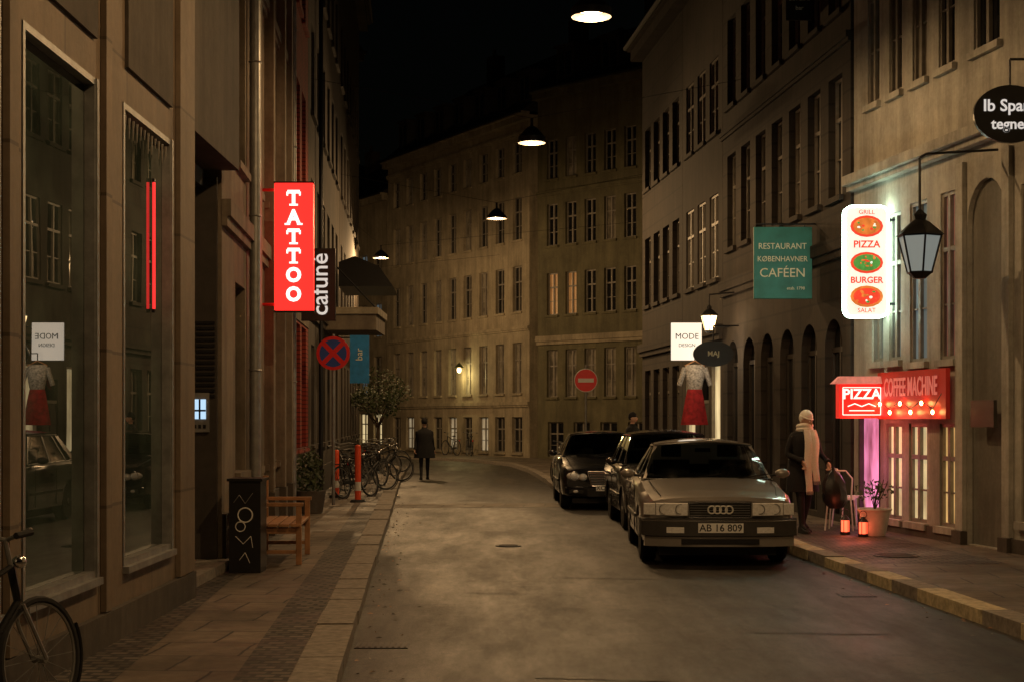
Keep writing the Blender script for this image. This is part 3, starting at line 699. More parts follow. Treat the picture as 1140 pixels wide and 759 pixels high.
mb.tube([(-.2,0,.7),(0,0,.8),(.2,0,.7)],.012,'wood'); mb.tube([(0,0,.8),(0,0,.95),(.6,0,.95)],.01,'black'); mb.obj('dress',None,e)
light('POINT','display_light',(.15,-.8,.9),14,(1,.8,.55),e,.15)
# canopies on the left row
mb=MB(); mb.box(-4.3,-2.98,35,37.5,4.05,4.2,'paleF'); mb.box(-4.25,-3.03,35.05,37.45,3.7,4.045,'greyL2'); mb.tube([(-3.05,35.1,4.2),(-4.1,35.1,5.3)],.02,'black'); mb.obj('entrance_canopy')
mb=MB()
mb.loft([[(-4.3,39,5.6),(-3.9,39,5.75),(-3.3,39,5.5),(-2.95,39,5.0),(-4.3,39,5.0)],[(-4.45,42,5.6),(-4.0,42,5.75),(-3.4,42,5.5),(-3.05,42,5.0),(-4.45,42,5.0)]],'blackp',sm=False); mb.obj('awning')

# ------------------------------------------------------------------ street furniture
mb=MB(); mb.box(-2.95,-2.62,16.38,16.78,.115,1.07,'blackp'); mb.torus((-2.78,16.375,.72),(0,1,0),.075,.008,'white',24); mb.torus((-2.83,16.375,.60),(0,1,0),.05,.006,'white',20)
mb.tube([(-2.88,16.372,.5),(-2.8,16.372,.42),(-2.72,16.372,.5),(-2.7,16.372,.38)],.004,'white'); mb.tube([(-2.84,16.372,.25),(-2.78,16.372,.33),(-2.73,16.372,.22)],.004,'white'); mb.tube([(-2.9,16.372,.85),(-2.84,16.372,.93),(-2.78,16.372,.84),(-2.7,16.372,.95)],.004,'steel'); mb.box(-2.97,-2.60,16.36,16.80,1.071,1.10,'blackp')
mb.obj('utility_cabinet',bevel=.006)
e=empty('park_bench',T(-2.56,17.2,KH,R(3.4))); mb=MB()
for i in range(4): mb.box(-.24+i*.125,-.24+i*.125+.105,0,1.5,.42,.45,'wood')
for i in range(3): mb.box(-.27-.02*i,-.245-.02*i,0,1.5,.55+i*.13,.65+i*.13,'wood')
mb.obj('slats',None,e,.004); mb=MB()
for y in(.08,1.42):
    mb.box(.19,.25,y-.03,y+.03,0,.64,'wood'); mb.box(-.30,-.24,y-.03,y+.03,0,.93,'wood'); mb.box(-.24,.27,y-.035,y+.035,.64,.68,'wood'); mb.box(-.24,.19,y-.02,y+.02,.34,.41,'wood'); mb.box(-.24,.19,y-.015,y+.015,.12,.16,'wood')
mb.obj('frame',None,e,.004)
def post(x,y,h=1.08):
    mb=MB(); b=KH-.006
    mb.cyl((x,y,b),(x,y,b+.05),.16,.13,'rubber',16)
    z=b+.05; cols=['orange','white','orange','orange','orange','orange']
    hh=(h-.05)/6
    for c in cols: mb.cyl((x,y,z),(x,y,z+hh),.06,.06,c,12); z+=hh
    mb.ell((x,y,z),(.06,.06,.03),'orange',12,6)
    mb.obj('traffic_post')
post(-2.98,30.4); post(-3.6,32.2,.95)
def leaves(mb,c,r,n,size,k='leaf'):
    for i in range(n):
        d=Vector((random.gauss(0,1),random.gauss(0,1),random.gauss(0,1))).normalized()*(random.random()**.4)
        p=Vector((c[0]+d.x*r[0],c[1]+d.y*r[1],c[2]+d.z*r[2])); a=Vector((random.gauss(0,1),random.gauss(0,1),random.gauss(0,1))).normalized(); b=a.orthogonal().normalized()
        s=size*random.uniform(.6,1.3); mb.quad(p-a*s,p-b*s*.5,p+a*s,p+b*s*.5,k)
e=empty('potted_plant',T(4.98,21.6,KH)); mb=MB()
mb.cyl((0,0,0),(0,0,.36),.15,.22,'pot',20); mb.torus((0,0,.36),(0,0,1),.22,.02,'pot',24)
mb.obj('pot',None,e); mb=MB()
for i in range(14):
    a=random.uniform(0,6.28);r=random.uniform(.05,.25); mb.tube([(0,0,.34),(r*.6*math.cos(a),r*.6*math.sin(a),.55),(r*math.cos(a),r*math.sin(a),.55+random.uniform(.05,.25))],.006,'bark',4)
leaves(mb,(0,0,.62),(.28,.28,.16),120,.035); mb.obj('foliage',None,e)
for x,y in((4.62,21.8),(4.78,21.4)):
    mb=MB(); 
    mb.cyl((x,y,KH),(x,y,KH+.04),.07,.07,'black',12); mb.cyl((x,y,KH+.04),(x,y,KH+.2),.055,.055,'candle',12); mb.cyl((x,y,KH+.2),(x,y,KH+.27),.075,.02,'black',12)
    for i in range(6):
        t=i*1.047; mb.cyl((x+.06*math.cos(t),y+.06*math.sin(t),KH+.04),(x+.06*math.cos(t),y+.06*math.sin(t),KH+.2),.006,.006,'black',4)
    mb.torus((x,y,KH+.3),(0,1,0),.05,.005,'black',14); o=mb.obj('candle_lantern')
    light('POINT','candle_light',(x-.05,y-.25,KH+.2),2.0,(1,.15,.06),o,.05)
def chair(x,y,rz):
    mb=MB(); 
    for a,b in((-.18,-.18),(.18,-.18),(-.18,.18),(.18,.18)): mb.cyl((a*1.1,b*1.1,0),(a*.9,b*.9,.45),.012,.012,'white',6)
    mb.cyl((0,0,.44),(0,0,.465),.2,.2,'white',20)
    mb.tube([(-.17,.17,.45),(-.19,.21,.75),(-.1,.23,.86),(.1,.23,.86),(.19,.21,.75),(.17,.17,.45)],.013,'white',6); mb.tube([(0,.18,.46),(0,.23,.86)],.009,'white'); mb.torus((0,.22,.68),(0,1,0),.07,.007,'white',16)
    mb.obj('cafe_chair',T(x,y,KH,rz))
chair(4.75,22.7,R(160)); chair(5.0,23.3,R(100))
mb=MB(); leaves(mb,(-3.45,26.8,.75),(.25,.35,.5),500,.05); mb.cyl((-3.45,26.8,KH),(-3.45,26.8,.5),.22,.28,'greyL',16); mb.obj('potted_shrub')
mb=MB(); tx,ty=-4.35,50.5
mb.cyl((tx,ty,KH),(tx+.05,ty,1.6),.07,.045,'bark',8)
for i in range(14):
    a=random.uniform(0,6.28); L=random.uniform(.5,1.1); s=Vector((tx+.04,ty,random.uniform(1.2,1.9))); en=s+Vector((math.cos(a)*L*.8,math.sin(a)*L*.8,L)); mb.cyl(s,en,.025,.008,'bark',5)
    leaves(mb,en,(.32,.32,.3),90,.06)
leaves(mb,(tx,ty,2.7),(.8,.8,.8),450,.06); mb.obj('street_tree')
mb=MB(); mb.box(U(1090),U(1116),-.115,-.07,1.62,1.95,'frameD'); mb.obj('notice_board',wA.M)

# ------------------------------------------------------------------ bicycles
def bikemesh():
    mb=MB(); r=.335
    for y in(0,1.05):
        mb.torus((0,y,r),(1,0,0),r-.02,.019,'rubber',32,6); mb.torus((0,y,r),(1,0,0),r-.042,.009,'steel',32,5)
        mb.cyl((-.04,y,r),(.04,y,r),.022,.022,'steel',8)
        for i in range(16):
            t=2*math.pi*i/16; mb.cyl((.012*(1 if i%2 else -1),y,r),(0,y+(r-.045)*math.cos(t),r+(r-.045)*math.sin(t)),.0022,.0022,'steel',4,False)
        mb.torus((0,y,r),(1,0,0),r+.02,.012,'black',18,5,a0=R(200),a1=R(340))
    bb=(0,.48,.28); seat=(0,.33,.82)
    head=(0,.86,.84); head2=(0,.90,.66)
    mb.tube([bb,(0,.36,.74)],.017,'blackp',8); mb.tube([(0,.36,.74),seat],.013,'steel',8)
    mb.tube([bb,head2],.019,'blackp',8); mb.tube([(0,.38,.68),head],.016,'blackp',8)
    mb.tube([head,head2],.022,'blackp',8)
    for s in(-.045,.045):
        mb.tube([(s,0,r),(s*.6,.37,.68)],.009,'blackp',6); mb.tube([(s,0,r),(s*.6,.48,.28)],.010,'blackp',6)
        mb.tube([(s*.7,.90,.64),(s,.96,.5),(s,1.05,r)],.011,'steel',6)
    mb.tube([head,(0,.83,.98)],.013,'steel',8)
    mb.tube([(-.30,.66,1.02),(-.2,.78,1.03),(0,.84,.98),(.2,.78,1.03),(.30,.66,1.02)],.012,'steel',8)
    for s in(-1,1): mb.cyl((s*.30,.66,1.02),(s*.3,.54,1.01),.017,.017,'rubber',8)
    mb.loft([[(x*w,.33+y,.84+h*z) for x,z in((-1,0),(-.6,.9),(0,1),(.6,.9),(1,0),(0,-.4))] for y,w,h in((-.13,.04,.02),(-.08,.085,.045),(0,.065,.035),(.08,.025,.03),(.15,.015,.015))],'rubber')
    mb.cyl((-.02,.48,.28),(.02,.48,.28),.09,.09,'steel',18)
    for s in(-1,1): mb.tube([(s*.05,.48,.28),(s*.07,.48+s*.12,.28-s*.12)],.01,'steel'); mb.box(s*.11-.045,s*.11+.045,.43+s*.12,.53+s*.12,.265-s*.12,.29-s*.12,'rubber')
    mb.tube([(-.06,.25,.70),(-.06,-.2,.70),(.06,-.2,.70),(.06,.25,.70)],.007,'black')
    for s in(-.06,.06): mb.tube([(s,-.1,.70),(s*.8,0,r)],.006,'black')
    mb.box(.03,.05,.02,.5,.29,.36,'black'); mb.tube([(-.04,.4,.28),(-.14,.3,0)],.009,'steel'); mb.ell((0,.93,.86),(.035,.05,.035),'chrome',10,6); mb.ell((0,-.2,.66),(.03,.02,.03),'signred',8,6)
    return mb.mesh('bicycle')
BM=bikemesh()
def bike(x,y,rz,lean=0,z=KH-.006):
    o=bpy.data.objects.new('bicycle',BM); COL.objects.link(o); o.matrix_basis=T(x,y,z,rz)@Matrix.Rotation(lean,4,'Y')
bike(-2.86,7.35,R(-21),R(-4))
for x,y,a in((-3.4,31.6,-30),(-3.5,33.4,15),(-3.7,35.0,-50),(-3.5,36.6,-20),(-3.9,38.4,30),(-3.8,40.2,-60),(-3.9,43,-40),(-4.1,45,10),(-4.2,47,-60)): bike(x,y,R(a+random.uniform(-8,8)),R(random.uniform(-8,8)))
for x,y,a in((1.25,36.4,-5),(1.45,37.2,12),(1.35,38.2,5),(1.45,39.3,20)): bike(x,y,R(a),R(6))
for u in (5.6,9.5,10.9):
    q=wF.pt(u,.8); bike(q.x,q.y,R(10+random.uniform(-35,35)),R(random.uniform(-10,10)))

# ------------------------------------------------------------------ cars
def boolcut(o,cutters):
    for c in cutters:
        m=o.modifiers.new('b','BOOLEAN'); m.object=c; m.operation='DIFFERENCE'; m.solver='EXACT'
    bpy.context.view_layer.update(); dg=bpy.context.evaluated_depsgraph_get(); 
    me=bpy.data.meshes.new_from_object(o.evaluated_get(dg)); o.modifiers.clear(); o.data=me
    try: me.set_sharp_from_angle(angle=R(30))
    except Exception: pass
    for c in cutters: bpy.data.objects.remove(c)
def car(x,y,rz,P,name='parked_car'):
    L,W=P['L'],P['W'];hw=W/2
    paint=P['paint']; E=empty(name,T(x,y,0.004,rz))
    z0,z1,zt,zr=P['nose'],P['cowl'],P['tail'],P['roof']; yc=P['yc']; ya=P['ya'];yb=P['yb'];yd=P['yd']
    def sec(y,w,zb,zs,zt_,sw=0):
        h=[(0,zb),(w*.84,zb),(w*.965,zb+.06),(w*.99,zb+.18),(w,.52*(zb+zs)+.02),(w*.99,zs-.10),(w*.965,zs-.03),(w*.91,zs+(zt_-zs)*.45),(w*.80,zt_-.004),(w*.62,zt_+.012),(w*.35,zt_+.024),(0,zt_+.03)]
        f=lambda a:y+sw*(abs(a)/hw)**3
        return [(a,f(a),b) for a,b in h]+[(-a,f(a),b) for a,b in reversed(h[1:-1])]
    st=[(.0,.88,.34,z0-.10,z0-.055,.17),(.03,.92,.27,z0-.06,z0-.015,.16),(.12,.95,.24,z0-.025,z0+.012,.12),(.42,.985,.22,z0+.03,z0+.055,.05),(.95,.995,.21,z0+.06,(z0+z1)/2+.03,0),(yc,1,.21,z1-.05,z1,0),(yc+.6,1,.21,z1-.02,z1+.0,0),(L*.55,1,.21,z1,z1+.02,0),(yd-.2,1,.21,zt-.03,zt,0),(yd+.1,.99,.22,zt-.03,zt,0),(L-.35,.965,.24,zt-.05,zt-.005,0),(L-.08,.93,.28,zt-.09,zt-.04,-.06),(L,.88,.36,zt-.16,zt-.1,-.12)]
    mb=MB(); mb.loft([sec(a,hw*b,c,d,e,f) for a,b,c,d,e,f in st],paint)
    body=mb.obj('body',None,E)
    wr=P.get('wr',.315); fy=P['fy']; ry=P['ry']; cs=[]
    bpy.context.view_layer.update()
    for yy in(fy,ry):
        for s in(-1,1):
            c=MB(); c.cyl((s*(hw-.26),yy,wr),(s*(hw+.2),yy,wr),wr+.055,wr+.055,'rubber',32); co=c.obj('cut',None,E); cs.append(co)
    boolcut(body,cs)
    mb=MB()
    for yy in(fy,ry):
        for s in(-1,1):
            xo=s*(hw-.03); xi=s*(hw-.22)
            prof=[(xi,wr-.06),(xi,wr-.02),(xi+s*.03,wr),(xo-s*.03,wr),(xo,wr-.025),(xo,wr-.10)]
            mb.loft([[(px,yy+r*math.cos(2*math.pi*i/32),wr+r*math.sin(2*math.pi*i/32)) for i in range(32)] for px,r in prof],'rubber')
            xr=xo-s*.012
            mb.cyl((xr-s*.05,yy,wr),(xr,yy,wr),wr-.10,wr-.105,'steel',28); mb.torus((xr,yy,wr),(1,0,0),wr-.105,.012,'alu',28,6)
            for i in range(10):
                t=2*math.pi*i/10; c=(yy+(.12)*math.cos(t),wr+.12*math.sin(t)); mb.box(xr+(-.002 if s>0 else -.014),xr+(.014 if s>0 else .002),c[0]-.018,c[0]+.018,c[1]-.018,c[1]+.018,'black')
            mb.cyl((xr,yy,wr),(xr+s*.02,yy,wr),.05,.045,'alu',14)
    mb.obj('wheels',None,E)
    bw=hw*.88; tw=hw*.68; zb=z1+.005; zbt=zt+.005
    def bot(t): return Vector((bw*t, yc+.22*t*t, zb-.005))
    def topf(t): return Vector((tw*t, ya+.14*t*t, zr-.045*t*t-.03))
    def botr(t): return Vector((bw*.97*t, yd-.12*t*t, zbt-.005))
    def topr(t): return Vector((tw*.97*t, yb-.08*t*t, zr-.045*t*t-.035))
    ts=[-1,-.8,-.6,-.3,0,.3,.6,.8,1]
    mb=MB()
    def strip(A,B,n=5):
        rows=[]
        for i in range(n+1):
            f=i/n; rows.append([A(t).lerp(B(t),f)+Vector((0,0,.025*math.sin(math.pi*f))) for t in ts])
        mb.loft(rows,'cglass',closed=False,caps=False)
    strip(bot,topf); strip(botr,topr)
    for s in(-1,1):
        n=6; A=bot(s);B=botr(s);C=topf(s);D=topr(s)
        for i in range(n):
            f=i/n;g2=(i+1)/n
            mb.add([A.lerp(B,f),A.lerp(B,g2),C.lerp(D,g2),C.lerp(D,f)],[(0,1,2,3)],'cglass')
    mb.obj('windows',None,E)
    mb=MB()
    rows=[]
    for i in range(7):
        f=i/6; rr=[]
        for t in ts:
            p=topf(t).lerp(topr(t),f); p.z+=.03+.03*math.sin(math.pi*f)*(1-t*t*.7); rr.append(p)
        rows.append(rr)
    mb.loft(rows,paint,closed=False,caps=False); rows2=[[p-Vector((0,0,.035)) for p in r] for r in rows]; mb.loft(rows2,'seat',closed=False,caps=False)
    for r in(rows[0],rows[-1]): mb.loft([r,[p-Vector((0,0,.035)) for p in r]],paint,closed=False,caps=False)
    for s in(0,-1): mb.loft([[r[s] for r in rows],[r[s]-Vector((0,0,.035)) for r in rows]],paint,closed=False,caps=False)
    for s in(-1,1):
        A=bot(s);B=botr(s);C=topf(s);D=topr(s)
        def pil(f,w,k=paint,w2=None):
            a=A.lerp(B,f);c=C.lerp(D,f); d=Vector((0,w,0)); o=Vector((s*.008,0,0)); i_=Vector((-s*.03,0,0)); e2=Vector((0,w2 or w,0))
            mb.loft([[a-d+o,a+d+o,a+d+i_,a-d+i_],[c-e2+o,c+e2+o,c+e2+i_,c-e2+i_]],k,sm=False)
        pil(.0,.03); pil(.46,.035,'blackp'); pil(.80,.03,'blackp'); pil(.97,.13,paint,.09)
        mb.tube([C+Vector((s*.004,0,0)),D+Vector((s*.004,0,0))],.018,paint,6)
        mb.tube([A+Vector((s*.012,0,0)),B+Vector((s*.012,0,0))],.011,'chrome' if P.get('chromebelt') else 'blackp',6)
        m=A+Vector((s*.02,.28,.06)); mb.ell((s*(hw+.07),m.y,zb+.06),(.095,.055,.06),paint,14,10); mb.tube([(s*(hw-.1),m.y,zb+.03),(s*(hw+.03),m.y,zb+.045)],.018,'blackp')
    fr=[bot(t)+Vector((0,-.012,.004)) for t in ts]; mb.tube(fr,.011,'blackp',6); mb.tube([topf(t)+Vector((0,-.004,.004)) for t in ts],.010,'blackp',6)
    for s in(-.25,.35): mb.tube([(s,yc-.02,zb+.01),(s+.42,yc+.06+.05,zb+.07)],.007,'blackp',5)
    mb.obj('roof_and_pillars',None,E)
    mb=MB()
    mb.box(-bw*.9,bw*.9,yc+.3,yc+.55,z1-.15,z1+.03,'seat')
    for s in(-1,1):
        mb.box(s*.37-.24,s*.37+.24,ya+.55,ya+.68,z1-.35,z1+.22,'seat'); mb.box(s*.37-.13,s*.37+.13,ya+.57,ya+.65,z1+.26,z1+.42,'seat')
    mb.box(-bw*.85,bw*.85,yb-.15,yb,z1-.3,z1+.15,'seat'); mb.torus((.37,yc+.62,z1+.03),(0,.85,.5),.18,.014,'black',24); mb.box(-.1,.1,ya+.12,ya+.14,zr-.15,zr-.1,'black')
    mb.obj('interior',None,E,.02)
    mb=MB()
    def strp(y,z0_,z1_,k,a0=-1,a1=1,w=None,t=.03,sw=.17,n=12):
        w=w or hw*.93; pts=[]
        for i in range(n+1):
            a=a0+(a1-a0)*i/n; px=w*a; pts.append((px, y+sw*(abs(px)/hw)**3))
        mb.loft([[(px,py-t,z0_),(px,py-t*1.0,z1_-.008),(px,py-t+.01,z1_),(px,py+.06,z1_),(px,py+.06,z0_)] for px,py in pts],k,sm=False)
    if P['style']=='sleek':
        strp(.0,.24,.36,paint,w=hw*.955,t=.05); strp(.0,.365,.565,'bumper',w=hw*.985,t=.09); strp(.0,.535,.552,'chrome',w=hw*.987,t=.094)
        for s in(-1,1): mb.box(s*hw*.985-.03,s*hw*.985+.01,.17,.60,.37,.56,'bumper')
        mb.box(-.45,.45,-.056,-.03,.265,.33,'black')
        strp(.0,.585,.745,'black',w=.36,t=.035)
        for i in range(5): strp(.0,.603+i*.028,.609+i*.028,'steel',w=.345,t=.041)
        mb.tube([(-.36,-.035,.578),(.36,-.035,.578),(.365,-.03,.752),(-.365,-.03,.752),(-.36,-.035,.578)],.009,'chrome')
        for i in range(4): mb.torus((-.1+.067*i,-.055,.667),(0,1,0),.043,.009,'white',20)
        for s in(-1,1):
            a0,a1=sorted((s*.375/hw,s*.735/hw)); strp(.0,.60,.742,'lens',a0,a1,hw,.03)
            a0,a1=sorted((s*.745/hw,s*.872/hw)); strp(.0,.605,.735,'lens',a0,a1,hw,.026)
            for xx,rr in((.46,.056),(.64,.060)): mb.torus((s*xx,.17*(xx/hw)**3-.032,.672),(s*.25,1,0),rr,.005,'steel',20)
            a0,a1=sorted((s*.42/hw,s*.62/hw)); strp(.0,.40,.47,'lens',a0,a1,hw,.094)
        pz=.46; py=-.098
    else:
        mb.add([(-.34,-.035,.46),(.34,-.035,.46),(.40,.03,.72),(-.40,.03,.72),(-.34,.1,.46),(.34,.1,.46),(.40,.1,.72),(-.40,.1,.72)],[(0,1,2,3),(0,4,5,1),(3,2,6,7),(1,5,6,2),(0,3,7,4)],'black')
        for i in range(5):
            z=.49+i*.05; mb.box(-.35-.01*i,.35+.01*i,-.045+.0125*i,-.03+.0125*i,z,z+.014,'chrome')
        mb.tube([(-.34,-.042,.455),(.34,-.042,.455),(.41,.02,.725),(-.41,.02,.725),(-.34,-.042,.455)],.014,'chrome',8); mb.torus((0,.0,.62),(0,1,0),.06,.008,'chrome',20)
        for s in(-1,1):
            mb.ell((s*.66,.13,.64),(.15,.10,.085),'lens',18,10); mb.ell((s*.50,.08,.62),(.09,.08,.07),'lens',16,10)
            mb.torus((s*.66,.055,.64),(0,1,.1),.085,.006,'chrome',18)
            a,b=sorted((s*.5,s*.76)); mb.box(a,b,.0,.14,.32,.39,'black'); mb.ell((s*.64,-.0,.355),(.05,.02,.03),'lens',10,6)
        mb.box(-.42,.42,-.03,.06,.26,.38,'black'); strp(.0,.40,.43,paint,w=hw*.9,t=.02)
        pz=.42; py=-.045
    mb.box(-.26,.26,py-.008,py,pz-.055,pz+.055,'plate')
    for s in(-1,1):
        mb.tube([(s*hw*.74,.16,z0+.02),(s*hw*.80,yc*.5,(z0+z1)/2+.024),(s*hw*.82,yc-.0,z1+.004)],.005,'black',5)
        mb.box(s*hw-.012 if s>0 else s*hw-.014,s*hw+.014 if s>0 else s*hw+.012,fy+.42,ry-.42,.50,.54,'blackp')
        for yy in (yc+.35,yc+1.45): mb.box(s*hw*.996-.006,s*hw*.996+.006,yy-.004,yy+.004,.30,z1-.08,'black')
        for yy in (yc+1.25,yc+2.3): mb.box(s*hw*.99-.02,s*hw*.99+.025,yy-.08,yy+.08,z1-.19,z1-.16,'chrome' if P.get('chromebelt') else 'blackp')
        mb.box(s*hw*.86-.06,s*hw*.86+.03,L-.10,L-.02,.62,.78,'signred')
    mb.box(-.26,.26,L,L+.012,.6,.71,'plate'); mb.box(-hw*.92,hw*.92,L-.10,L+.05,.38,.54,'blackp')
    mb.box(-hw*.75,hw*.75,.25,L-.25,.12,.215,'black')
    mb.obj('trim',None,E)
    text(P['txt'],.115,(0,py-.012,pz-.002),'blackp',E,off=.001,ext=.001)
    return E
M_['silver']=simple('silver_paint_mat',(.30,.275,.25),.36,.4,.9,var=.10,scale=3)
M_['bumper']=simple('bumper_plastic_mat',(.045,.042,.04),.45,0,.3,var=.2)
M_['darkpaint']=simple('dark_car_paint_mat',(.012,.013,.016),.22,.3,1)
M_['darkpaint2']=simple('dark_grey_car_paint_mat',(.03,.028,.028),.25,.4,1)
car(2.41,18.22,R(-1.5),dict(L=4.8,W=1.82,nose=.80,cowl=.96,tail=.98,roof=1.44,yc=1.30,ya=2.0,yb=3.2,yd=4.05,fy=.92,ry=3.62,paint='silver',style='sleek',chromebelt=1,txt='AB 16 809'))
car(2.56,23.65,R(1),dict(L=4.3,W=1.72,nose=.78,cowl=.98,tail=1.0,roof=1.52,yc=1.15,ya=1.8,yb=3.6,yd=4.15,fy=.82,ry=3.35,paint='darkpaint2',style='round',txt='BD 42 117'))
car(1.84,29.6,R(1),dict(L=4.8,W=1.84,nose=.78,cowl=.98,tail=1.0,roof=1.46,yc=1.3,ya=1.95,yb=3.3,yd=4.1,fy=.86,ry=3.7,paint='darkpaint',style='round',chromebelt=1,txt='XC 93 520'))

# ------------------------------------------------------------------ people
def skin(name,pts,edges,k,parent,sub=2):
    bm=bmesh.new(); lay=bm.verts.layers.skin.verify(); V={}
    for i,(n,(co,r)) in enumerate(pts.items()):
        v=bm.verts.new(co); v[lay].radius=(r if isinstance(r,tuple) else (r,r)); v[lay].use_root=(i==0); V[n]=v
    for a,b in edges: bm.edges.new((V[a],V[b]))
    me=bpy.data.meshes.new(name); bm.to_mesh(me); bm.free(); me.materials.append(M_[k])
    o=bpy.data.objects.new(name,me); COL.objects.link(o); o.parent=parent
    m=o.modifiers.new('s','SKIN'); m.use_smooth_shade=True; m.use_x_symmetry=False
    s=o.modifiers.new('ss','SUBSURF'); s.levels=sub; s.render_levels=sub
    return o
def head(mb,M,hat=None,hair='hair'):
    def tr(p): return M@Vector(p)
    def fn(d,p):
        p=Vector(p)
        if d.y<-.2:
            p.y+= .012*(abs(d.x)>.55)
            if abs(d.x)<.16 and -.35<d.z<.12: p.y-=.022*(1-abs(d.x)/.16)
            if .0<d.z<.28 and .2<abs(d.x)<.6: p.y+=.010
        if d.z<-.2: p.x*=1-.28*(-d.z-.2); 
        return tr(p)
    mb.ell((0,0,0),(.074,.095,.115),'skin',28,20,fn)
    for s in(-1,1):
        mb.ell((0,0,0),(1,1,1),'white',8,6,lambda d,p:tr((s*.03+d.x*.013,-.078+d.y*.01,.012+d.z*.008)))
        mb.ell((0,0,0),(1,1,1),'black',8,6,lambda d,p:tr((s*.03+d.x*.006,-.087+d.y*.004,.012+d.z*.006)))
        mb.ell((0,0,0),(1,1,1),'skin',8,6,lambda d,p:tr((s*.075+d.x*.01,.01+d.y*.02,-.005+d.z*.03)))
        mb.ell((0,0,0),(1,1,1),hair,8,5,lambda d,p:tr((s*.03+d.x*.018,-.086+d.y*.004,.034+d.z*.004)))
    mb.ell((0,0,0),(1,1,1),'signred',10,6,lambda d,p:tr((d.x*.022,-.084+d.y*.008,-.058+d.z*.007)))
    mb.ell((0,0,0),(1,1,1),hair if not hat else hat,20,12,lambda d,p:tr((d.x*.088,.014+d.y*(.098 if d.y<0 else .108),.035+max(d.z,-.75 if d.y>0 else -.05)*.11)))
    if hat: 
        mb.ell((0,0,0),(1,1,1),hat,20,6,lambda d,p:tr((d.x*.095,.012+d.y*.11,.04+d.z*.03)))
def hand(mb,w,d,side,k='skin',curl=.7):
    w=Vector(w);d=Vector(d).normalized();t=Vector(side).normalized(); n=d.cross(t).normalized()
    def P(a,b,c): return w+d*a+t*b+n*c
    mb.loft([[P(0,.02,.012),P(0,-.02,.012),P(0,-.02,-.012),P(0,.02,-.012)],[P(.04,.038,.014),P(.04,-.034,.014),P(.04,-.034,-.014),P(.04,.038,-.014)],[P(.085,.04,.011),P(.085,-.038,.011),P(.085,-.038,-.011),P(.085,.04,-.011)]],k)
    for i,(b,L) in enumerate(((.030,.07),(.010,.078),(-.011,.072),(-.031,.058))):
        p=P(.083,b,0); a=0
        for j,f in enumerate((.45,.32,.23)):
            a+=curl*(.5+.3*j); q=p+(d*math.cos(a)+n*math.sin(a))*L*f; mb.cyl(p,q,.0095-.001*j,.0085-.001*j,k,8); mb.ell(q,(.0082,)*3,k,6,5); p=q
    p=P(.03,.034,0); q=P(.062,.062,.012); r=P(.09,.066,.028); mb.cyl(p,q,.012,.010,k,8); mb.ell(q,(.0098,)*3,k,6,5); mb.cyl(q,r,.0098,.008,k,8)
